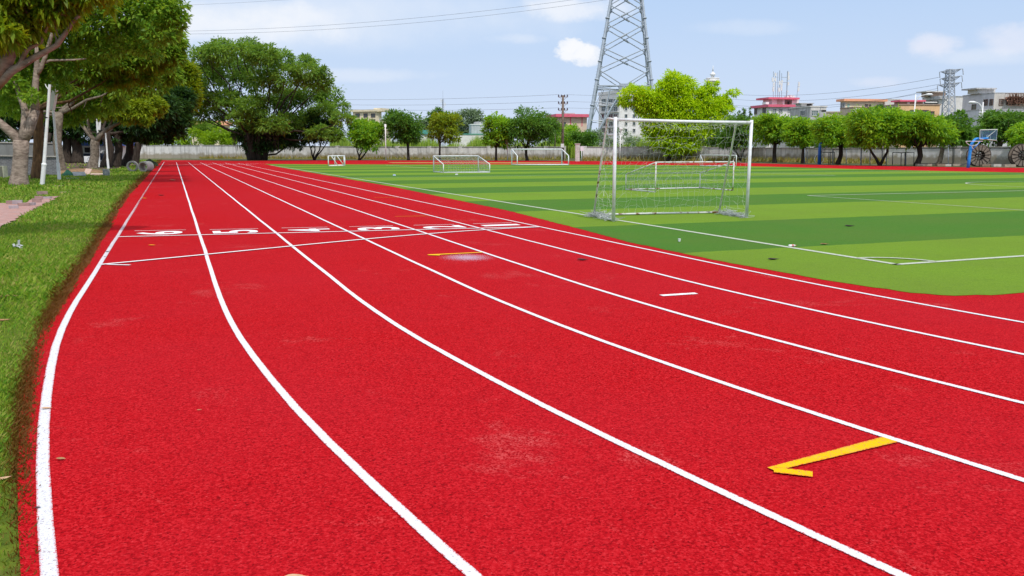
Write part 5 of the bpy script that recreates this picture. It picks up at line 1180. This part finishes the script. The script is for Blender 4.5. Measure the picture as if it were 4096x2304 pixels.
def drum(label, u, vc, rpx, base_v, rot):
    g = G(u, base_v); d = fwd(g); s = mpp(d); R_ = rpx*s; zc = R_ + .01; c = Vector((g.x, g.y, zc)); a = math.radians(rot); ax = (FW*-math.cos(a) + RT*math.sin(a)).normalized()
    e1 = ax.cross(UP).normalized(); e2 = UP; t = thing('cable_drum', label, 'cable drum', Vector((g.x, g.y, 0)), DR); W_ = R_*.62
    def disc(b, cen, r0, r1, th, n=40):
        for i in range(n):
            a0, a1 = math.tau*i/n, math.tau*(i+1)/n; q = []
            for o in (-th/2, th/2):
                for (rr, aa) in ((r0, a0), (r1, a0), (r1, a1), (r0, a1)): q.append(cen + ax*o + (e1*math.cos(aa) + e2*math.sin(aa))*rr)
            b.hexa(q)
    for k, sg in enumerate((1, -1)):
        cen = c + ax*(W_/2*sg); b = MB(); disc(b, cen, R_*.46, R_, .07); fl = b.build('flange', drumw, t)
        b = MB(); b.ring(cen, ax, R_*.985, .045, 48, 5, e1=e1); b.ring(cen, ax, R_*.47, .04, 36, 5, e1=e1); b.ring(cen, ax, R_*.13, .05, 20, 5, e1=e1)
        for i in range(15):
            aa = math.tau*i/15 + .1; u_ = e1*math.cos(aa) + e2*math.sin(aa); b.tube([cen + ax*.05*sg + u_*R_*.47, cen + ax*.05*sg + u_*R_*.98], .03, 5)
        for i in range(8):
            aa = math.tau*i/8 + .2; u_ = e1*math.cos(aa) + e2*math.sin(aa); v2 = e1*math.cos(aa + .35) + e2*math.sin(aa + .35); b.tube([cen + u_*R_*.13, cen + v2*R_*.47], .028, 5)
        sp_ = b.build('spokes', drumi, None); sp_.parent = fl; sp_.matrix_parent_inverse = (Matrix.Translation(t.location) @ fl.matrix_parent_inverse).inverted()
    b = MB(); n = 36
    for i in range(n):
        a0, a1 = math.tau*i/n, math.tau*(i+.97)/n; f = lambda aa, rr, o: c + ax*o + (e1*math.cos(aa) + e2*math.sin(aa))*rr
        b.hexa([f(a0, R_*.46, -W_/2), f(a1, R_*.46, -W_/2), f(a1, R_*.50, -W_/2), f(a0, R_*.50, -W_/2), f(a0, R_*.46, W_/2), f(a1, R_*.46, W_/2), f(a1, R_*.50, W_/2), f(a0, R_*.50, W_/2)])
    b.build('core', hubw, t)
drum('brown cable drum directly behind the blue basketball pole', 3910, 624, 41, 665, -6)
drum('brown cable drum cut by the right edge of the photo', 4082, 626, 43, 666, -6)
fm = mat('fence_steel', (0.27, 0.31, 0.37), (0.18, 0.21, 0.26), 4, .6, .05)
t = thing('wire_fence', 'bluish grey steel fence frame before the wall behind the round trees', 'fence', G(3218, 654)); fp = [(3219, 654, 594), (3228, 652, 595), (3331, 657, 597), (3385, 655, 597), (3444, 660, 594), (3480, 660, 594), (3528, 660, 594), (3545, 660, 592), (3623, 661, 594)]
tops = []
for (u_, vb, vt) in fp: g = G(u_, vb); q = P(u_ + (2048-u_)*0 + 1, vt, fwd(g)); tops.append(q); bar('fence_post', [g - UP*.1, q], .065 if u_ in (3444, 3331) else .045, fm, t, 6)
bar('top_rail', tops, .03, fm, t, 5)
t = thing('wire_fence', 'dark thin steel fence frame along the pale wall by the drums', 'fence', G(3686, 661)); fp = [(3680, 658, 590), (3793, 665, 590), (3812, 659, 590), (3960, 661, 590), (4085, 663, 590)]; tops = []; lows = []
fd = mat('fence_dark', (.07, .075, .085), (.05, .05, .06), 4, .6, .05)
for (u_, vb, vt) in fp:
    g = G(u_, vb); q = P(u_, vt, fwd(g)); bar('fence_post', [g - UP*.1, q], .035, fm if u_ == 3793 else fd, t, 6)
    if u_ != 3793: tops.append(q - UP*.07); lows.append(g + UP*.1)
bar('top_rail', tops, .03, fd, t, 5); bar('bottom_rail', lows, .03, fd, t, 5)
EX = 'outdoor exercise frames'
def exframe(label, lst, d0):
    g0 = G(*lst[0]); t = thing('exercise_frame', label, 'exercise bars', g0, EX)
    for (u0, v0, vt) in d0: g = G(u0, v0); bar('upright', [g - UP*.05, P(u0 + 1, vt, fwd(g))], .04, fd, t, 6)
    q = [P(u0 + 1, vt, fwd(G(u0, v0))) for (u0, v0, vt) in d0]
    for i in range(len(q)-1): bar('top_bar', [q[i], q[i+1]], .035, fd, t, 6)
exframe('dark steel exercise bars left of the yellow topped tree', [(3604, 663)], [(3570, 659, 610), (3604, 663, 611), (3619, 662, 610), (3655, 659, 610)])
exframe('low parallel bars frame between the blue post and the next trunk', [(3313, 658)], [(3284, 655, 609), (3315, 658, 610), (3321, 658, 610), (3337, 656, 610)])
bp = G(3262, 656); t = thing('hoop_ring', 'thin pale steel ring standing on edge left of the blue post', 'ring', bp); b = MB(); c = P(3276, 636, fwd(bp)); b.ring(c, -FW + RT*.2, c.z + .0, .03, 40, 6); b.build('ring', steel_w, t)
SLB = 'loose slabs along the foot of the pale wall'; random.seed(77)
slabm = [mat('slab_a', (.46, .38, .30), (.3, .25, .2), 5, .9), mat('slab_b', (.30, .22, .16), (.2, .15, .11), 5, .9), mat('slab_c', (.55, .52, .48), (.4, .37, .33), 5, .9)]
for i, (u_, v_, w_, lb) in enumerate(((3700, 664, 60, 'short pale kerb slab below the grey trunked tree'), (3765, 665, 30, 'small pale kerb block right of the grey trunk'), (3790, 665, 26, 'small square kerb block left of the thin fence post'), (3835, 664.5, 44, 'dark plank lying between the fence post and the basketball pole'), (3960, 666, 60, 'pale flat slab right of the first cable drum'), (3990, 666.5, 30, 'brown plank between the two cable drums'), (4040, 668, 40, 'thin pale board before the right cable drum'))):
    g = G(u_, v_); s = mpp(fwd(g)); b = MB(); b.obox(g - RT*w_*s/2, (RT + FW*random.uniform(-.15, .15)).normalized(), w_*s, FW, .4, 0, .16 + .05*random.random()); tag(b.build('slab', slabm[i % 3]), lb, 'slab', SLB)

# ------------------------------------------------------------------ rings, rubble and litter on the verge
ringm = concrete('ring_concrete', (0.50, 0.48, 0.44), (0.28, 0.26, 0.23), .5)
def cring(label, u, v, rpx, L_, yaw):
    g = G(u, v); d = fwd(g); R_ = rpx*mpp(d); a = math.radians(yaw); ax = (FW*math.cos(a) + RT*math.sin(a)); e1 = ax.cross(UP).normalized(); c = Vector((g.x, g.y, R_)); me = MB(); n = 36; rings_ = ((R_*.74, 0), (R_*.97, 0), (R_, .03), (R_, L_), (R_*.74, L_))
    for i in range(n):
        a0, a1 = math.tau*i/n, math.tau*(i+1)/n
        for k in range(len(rings_)):
            (r0, o0), (r1, o1) = rings_[k], rings_[(k+1) % len(rings_)]
            f = lambda aa, rr, o: c + ax*o + (e1*math.cos(aa) + UP*math.sin(aa))*rr
            me.quad(f(a0, r0, o0), f(a1, r0, o0), f(a1, r1, o1), f(a0, r1, o1))
    tag(me.build('concrete_ring', ringm), label, 'concrete ring', 'concrete rings on the grass')
cring('left of the two concrete rings lying on the grass', 529, 686, 20.5, .45, -14)
cring('right of the two concrete rings, its outer side showing', 573, 687.5, 20.5, .85, 2)
RB = 'rubble by the lamp posts'
def slab(label, u, v, wpx_, lpx, th, m, tilt=0, turn=0, name='broken_slab', cat='slab'):
    g = G(u, v); s = mpp(fwd(g)); w_, l_ = wpx_*s, lpx*s; b = MB(); rr = random.Random(int(u*7+v))
    pts2 = [(-w_/2, -l_/2), (w_/2*rr.uniform(.7, 1), -l_/2*rr.uniform(.7, 1.1)), (w_/2, l_/2*rr.uniform(.7, 1.1)), (-w_/2*rr.uniform(.7, 1), l_/2)]
    ca, sa, ti = math.cos(math.radians(turn)), math.sin(math.radians(turn)), math.tan(math.radians(tilt))
    lo = [Vector((x*ca - y*sa, x*sa + y*ca, (y + l_/2)*ti)) + g for x, y in pts2]; b.hexa([p for p in lo] + [p + UP*th for p in lo]); return tag(b.build(name, m), label, cat, RB)
soilm = mat('red_soil', (0.33, 0.20, 0.11), (0.18, 0.11, 0.06), 5, .95, .8); pinks = mat('pink_slab', (.56, .40, .33), (.42, .30, .25), 4, .9); greys = mat('grey_slab', (.33, .35, .37), (.22, .24, .25), 4, .9); greens = mat('green_sack', (.06, .22, .13), (.04, .14, .09), 6, .8, .4)
g = G(218, 690); b = MB(); n = 22; rr = random.Random(6)
def mound(name, label, u, v, wpx_, hgt_, dep, m, seed):
    g = G(u, v); s = mpp(fwd(g)); R_ = wpx_*s/2; rr = random.Random(seed); b = MB(); nx, ny = 18, 7; vs_ = {}
    for j in range(ny+1):
        for i in range(nx):
            a = math.tau*i/nx; q = j/ny; rad = q*(1 + .18*math.sin(3*a + seed) + rr.gauss(0, .06)); z = hgt_*(1-q**1.6) + rr.gauss(0, .05)*hgt_*(1 if j < ny else 0)
            b.v.append(tuple(g + RT*math.cos(a)*R_*rad + FW*math.sin(a)*dep*rad + UP*(z if j < ny else -.06)))
    for j in range(ny):
        for i in range(nx): b.f.append((j*nx+i, j*nx+(i+1) % nx, (j+1)*nx+(i+1) % nx, (j+1)*nx+i))
    return tag(b.build(name, m), label, 'heap' if 'heap' in name else 'sack', None)
mound('soil_heap', 'heap of reddish soil behind the leaning lamp post', 216, 690, 90, .62, .9, soilm, 3)
mound('soil_heap', 'low spread of soil and rubble right of the lamp posts', 330, 692, 230, .26, 1.6, soilm, 5)
mound('soil_heap', 'small dark mound beside the far end of the track', 600, 664, 60, .55, 1.2, mat('dark_grass_mound', (.05, .09, .03), (.03, .05, .02), 4), 8)
mound('green_sack', 'green sack dumped at the foot of the upright lamp post', 273, 705, 44, .34, .35, greens, 2)
slab('grey flat slab leaning in the rubble right of the green sack', 318, 706, 46, 40, .05, greys, 20, 15)
slab('pink board on top of the rubble', 352, 699, 26, 24, .04, pinks, 42, -20)
slab('pinkish broken slab lying flat in the rubble', 388, 702, 50, 40, .07, pinks, 6, 10)
slab('square grey concrete block at the right end of the rubble', 426, 704, 26, 30, .36, greys, 0, 5, 'concrete_block', 'block')
slab('thin grey board at the front of the rubble', 290, 715, 46, 18, .03, greys, 4, 0)
slab('small pale board between the lamp posts', 222, 688, 20, 14, .10, pinks, 12, 30)
slab('thin pale lath on the grass below the lamp posts', 236, 745, 30, 6, .03, pinks, 2, 4, 'lath', 'board')
slab('pale lath lying slanted by the end of the brick path', 262, 770, 8, 60, .03, pinks, 0, -30, 'lath', 'board')
slab('short pale lath on the grass right of the rubble', 352, 735, 40, 8, .03, pinks, 2, 8, 'lath', 'board')
random.seed(21)
bk = [mat('loose_brick_a', (.36, .24, .22), (.26, .17, .16), 6, .9, .3), mat('loose_brick_b', (.40, .34, .36), (.3, .25, .27), 6, .9, .3)]
for i, (u_, v_, lb) in enumerate(((45, 818, 'pale broken brick at the left of the path edge'), (72, 818, 'reddish brick half sunk at the path edge'), (98, 826, 'flat brick lying on the brick path'), (124, 824, 'purplish brick standing on the path edge'), (160, 800, 'grey brick on the upper bend of the path'), (188, 796, 'long pale brick near the top end of the path'), (172, 780, 'red brick pair at the top of the path'), (60, 836, 'small brick lying near the middle of the path'), (150, 812, 'brick fragment between the path and the grass'))):
    g = G(u_, v_); b = MB(); a = random.uniform(-.5, .5); D_ = Vector((math.cos(a), math.sin(a), 0)); b.obox(g - D_*.13, D_, random.uniform(.2, .3), Vector((-D_.y, D_.x, 0)), .13, .0, random.uniform(.06, .12)); tag(b.build('loose_brick', bk[i % 2]), lb, 'brick', 'loose bricks on the path')
# dead leaves, bits of litter
def leafobj(label, u, v, L_, m, turn, z=.006, name='fallen_leaf', cat='leaf', curl=.25, grp='fallen leaves', w_=.42):
    g = G(u, v); b = MB(); rr = random.Random(int(u)); n = 8; a = math.radians(turn); D_ = RT*math.cos(a) + FW*math.sin(a); S_ = Vector((-D_.y, D_.x, 0)); rows = []
    for i in range(n+1):
        t_ = i/n; hwid = L_*w_/2*math.sin(math.pi*min(.98, t_**.8 + .02)); c = g + D_*L_*(t_-.5) + S_*L_*.12*math.sin(2.4*t_); zz = z + curl*L_*(abs(t_-.5)**1.5)
        rows.append((c + S_*hwid + UP*(zz + hwid*.5), c + UP*zz, c - S_*hwid + UP*(zz + hwid*.4)))
    for i in range(n):
        for k in (0, 1): b.quad(rows[i][k], rows[i][k+1], rows[i+1][k+1], rows[i+1][k])
    tag(b.build(name, m), label, cat, grp)
ly = mat('leaf_yellow', (.80, .38, .02), (.6, .25, .02), 30, .6, .1); lb_ = mat('leaf_brown', (.36, .20, .09), (.2, .1, .05), 30, .7, .1); ld = mat('leaf_dark', (.05, .03, .035), (.03, .02, .02), 30, .7, .1); lt_ = mat('leaf_tan', (.58, .38, .24), (.42, .26, .16), 30, .7, .1)
for a in (('yellow leaf on lane six before the start line', 608, 984, .11, ly, 10), ('dark leaf just below the figure six', 567, 956, .05, ld, 0), ('tan curled leaf lying across the outer white line', 186, 1640, .06, lt_, 5), ('brown curled leaf on the red rubber right of the outer line', 243, 1843, .05, lb_, -10), ('small brown leaf in lane six', 798, 1645, .03, lb_, 20),
          ('dark leaf on the outer line below the figure six', 431, 1009, .07, ld, 20), ('small dark leaf on the outer line next to the stagger line', 420, 1029, .04, ld, 10), ('dark speck of leaf higher on the outer line', 438, 986, .04, ld, 30), ('dark leaf on lane two beyond the short white dash', 2331, 1043, .16, ld, -5), ('brown leaf on the grass left of the outer line', 35, 1192, .16, lb_, 15), ('reddish dead leaf at the left edge of the grass', 12, 1288, .13, lb_, 30),
          ('pale leaf sliver on the grass near the bottom left', 14, 1925, .07, lt_, 50), ('yellow leaf near the far left line', 577, 795, .16, ly, 0), ('tan leaf pair in the far part of lane six', 692, 722, .3, lt_, 10), ('dark leaf in the far part of lane six', 645, 783, .2, ld, 0), ('dark curled leaf on the outer line in the foreground', 150, 2038, .03, ld, 5), ('tan scrap at the bottom of the photo', 1178, 2327, .09, lt_, 8, .004), ('dark leaf on the pitch near the corner arc', 3095, 1041, .16, ld, 0), ('red brown leaf on the light turf band', 3300, 980, .15, lb_, 5), ('dark leaf on the dark turf band right of the goal', 3400, 907, .2, ld, 0)):
    leafobj(*a)
cupm = mat('clear_plastic', (.75, .78, .78), (.6, .64, .64), 20, .2, 0)
g = G(2717, 968); t = MB(); t.tube([g + UP*z for z in (.006, .01, .048, .052, .047)], [.015, .018, .022, .024, .02], 14); tag(t.build('plastic_cup', cupm), 'small clear plastic cup on the dark turf band', 'cup')
g = G(3168, 989) + UP*.024; t = thing('plastic_bottle', 'small white and pink bottle lying on the touchline', 'bottle', g); b = MB(); D_ = (RT*.95 + FW*.25).normalized()
b.tube([g - D_*.055, g - D_*.05, g + D_*.03, g + D_*.045, g + D_*.055], [.01, .017, .017, .010, .007], 12); b.build('body', panelw, t, True); b = MB(); b.tube([g - D_*.01, g + D_*.022], .0178, 12); b.build('wrapper', mat('pink_label', (.7, .25, .25)), t, True); b = MB(); b.tube([g + D_*.055, g + D_*.067], .008, 10); b.build('cap', mat('red_cap', (.6, .1, .1)), t)
g = G(75, 997); b = MB(); rr = random.Random(4)
for i in range(14): c = g + Vector((rr.gauss(0, .035), rr.gauss(0, .03), .05 + rr.gauss(0, .012))); e1 = Vector((rr.gauss(0, .03), rr.gauss(0, .03), rr.gauss(0, .02))); e2 = Vector((rr.gauss(0, .03), rr.gauss(0, .03), rr.gauss(0, .02))); b.quad(c, c+e1, c+e1+e2, c+e2)
tag(b.build('paper_scrap', mat('scrap_grey', (.5, .52, .54), (.4, .42, .44))), 'crumpled white paper scrap in the grass', 'paper scrap')
for lb, u_, v_, c_ in (('pale blue scrap on the far turf left of the mid goal', 1577, 703, mat('scrap_blue', (.4, .5, .68))), ('white scrap on the turf below the mid pitch goal', 1826, 700, MATS['scrap_grey'])):
    g = G(u_, v_); b = MB(); b.hexa([g + Vector(q)*.7 for q in ((-.12, -.08, .015), (.13, -.06, .015), (.1, .08, .015), (-.1, .07, .015), (-.08, -.04, .10), (.07, -.03, .12), (.06, .04, .09), (-.07, .05, .11))]); tag(b.build('paper_scrap', c_), lb, 'paper scrap')

# ------------------------------------------------------------------ grass on the verge
rng = np.random.default_rng(17)
def edge_x(y):                             # outer edge of the rubber for a given y
    y = np.asarray(y); r = CC.x + 1.13; dy = np.clip(CC.y - y, 0, 30)
    xe = np.where(y > CC.y, -1.13, CC.x - np.sqrt(r*r - dy*dy))
    return xe - (-(LX[0] - 0.03) + np.minimum(.42, .05 + .0145*np.clip(y-3.0, 0, None)) - 1.13)
def inpoly(x, y, poly=[(p.x, p.y) for p in PATH]):
    r = np.zeros(len(x), bool); j = len(poly)-1
    for i in range(len(poly)):
        (xi, yi), (xj, yj) = poly[i], poly[j]
        r ^= ((yi > y) != (yj > y)) & (x < (xj-xi)*(y-yi)/(yj-yi + 1e-12) + xi); j = i
    return r
VV = []; EE = []
for (y0, y1, n, hmin, hmax, wb) in ((1.5, 9, 60000, .018, .055, .0022), (9, 18, 64000, .022, .07, .004), (18, 34, 52000, .025, .085, .010), (34, 70, 42000, .035, .11, .026), (70, 122, 14000, .06, .16, .07)):
    y = rng.uniform(y0, y1, n); xe = edge_x(y); wdt = np.clip(.165*y + 1.6 - 1.0, 1.2, 14); q = rng.random(n)**(2.4 if y1 < 20 else 1.25); x = xe + .03 + rng.normal(0, .02, n) - q*wdt
    dens = np.sin(x*2.1 + 1.3*np.sin(y*.9)) + np.sin(y*1.7 + x*.8) + rng.normal(0, .9, n)
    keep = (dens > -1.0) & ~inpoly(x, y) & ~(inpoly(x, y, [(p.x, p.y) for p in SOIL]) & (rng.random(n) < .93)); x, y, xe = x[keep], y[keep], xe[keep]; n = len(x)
    hh = (hmin + (hmax-hmin)*rng.random(n)**1.6*(1 + .35*np.sin(x*1.9 + y)))*np.clip((y - .5)/6.0, .25, 1); az = rng.uniform(0, math.tau, n); ln_ = hh*(.2 + .9*rng.random(n))
    bs3 = np.stack([x, y, np.full(n, -.012)], 1); dr = np.stack([np.cos(az), np.sin(az), np.zeros(n)], 1); sd_ = np.stack([-np.sin(az), np.cos(az), np.zeros(n)], 1)*(wb*(.6 + .8*rng.random(n)))[:, None]
    mid = bs3 + dr*(ln_*.35)[:, None] + np.stack([np.zeros(n), np.zeros(n), hh*.65], 1); tp_ = bs3 + dr*ln_[:, None] + np.stack([np.zeros(n), np.zeros(n), hh], 1)
    VV.append(np.stack([bs3 - sd_, bs3 + sd_, mid + sd_*.7, tp_], 1)); EE.append(np.clip(1 - (xe - x)/(.05 + .0095*y), 0, 1))
mgr, nt, b = nodes('grass_blades'); geo = N(nt, 'ShaderNodeNewGeometry'); f = noise(nt, .8, 4); at_ = N(nt, 'ShaderNodeAttribute', attribute_name='edge')
k = math_(nt, 'ADD', math_(nt, 'MULTIPLY', geo.outputs['Random Per Island'], .6), math_(nt, 'MULTIPLY', f, .7))
c_ = ramp(nt, k, [(.25, (.05, .15, .010)), (.5, (.14, .30, .016)), (.74, (.25, .38, .022)), (.98, (.42, .40, .11))])
e_ = math_(nt, 'ADD', at_.outputs['Fac'], math_(nt, 'MULTIPLY', math_(nt, 'SUBTRACT', geo.outputs['Random Per Island'], .5), .5))
c_ = mixc(nt, ramp(nt, e_, [(.15, 0.0), (.75, .85)]), c_, (.15, .018, .006))
nt.links.new(c_, b.inputs['Base Color']); b.inputs['Roughness'].default_value = .6; b.inputs['Specular IOR Level'].default_value = .25
tr = N(nt, 'ShaderNodeBsdfTranslucent'); nt.links.new(c_, tr.inputs[0]); mx = N(nt, 'ShaderNodeMixShader'); mx.inputs[0].default_value = .35; nt.links.new(b.outputs[0], mx.inputs[1]); nt.links.new(tr.outputs[0], mx.inputs[2]); nt.links.new(mx.outputs[0], nt.nodes['Material Output'].inputs[0])
tag(np_mesh('grass', np.concatenate(VV), 4, mgr, None, np.concatenate(EE)), 'green verge grass, rust coloured where it meets the red track', 'grass', kind='stuff')
# dry weeds at the foot of the far walls
rng = np.random.default_rng(27); n = 9000; segs = [(wl, 1.0), (wr, 1.0)]; pp = []
for pts_, _ in segs:
    k = rng.integers(0, len(pts_)-1, n//2); s = rng.random(n//2); A = np.array([list(p) for p in pts_]); q = A[k] + (A[k+1]-A[k])*s[:, None]; dcam = q/np.linalg.norm(q, axis=1, keepdims=True); pp.append(q - dcam*(.3 + rng.random((n//2, 1))**2*3.5))
q = np.concatenate(pp); q = q[q[:, 0] > 4]; n = len(q); hh = .10 + rng.random(n)**3*.6; ln_ = rng.normal(size=(n, 3))*.18; ln_[:, 2] = 0; sv = np.array([list(RT)])*(.05 + .08*rng.random((n, 1))); tp_ = q + ln_; tp_[:, 2] = hh
tag(np_mesh('weeds', np.stack([q - sv, q + sv, tp_], 1), 3, leafmat('weed_leaves', ((.10, .13, .02), (.22, .22, .04), (.36, .24, .07)))), 'straw and green weeds along the foot of the far concrete walls', 'weeds', kind='stuff')
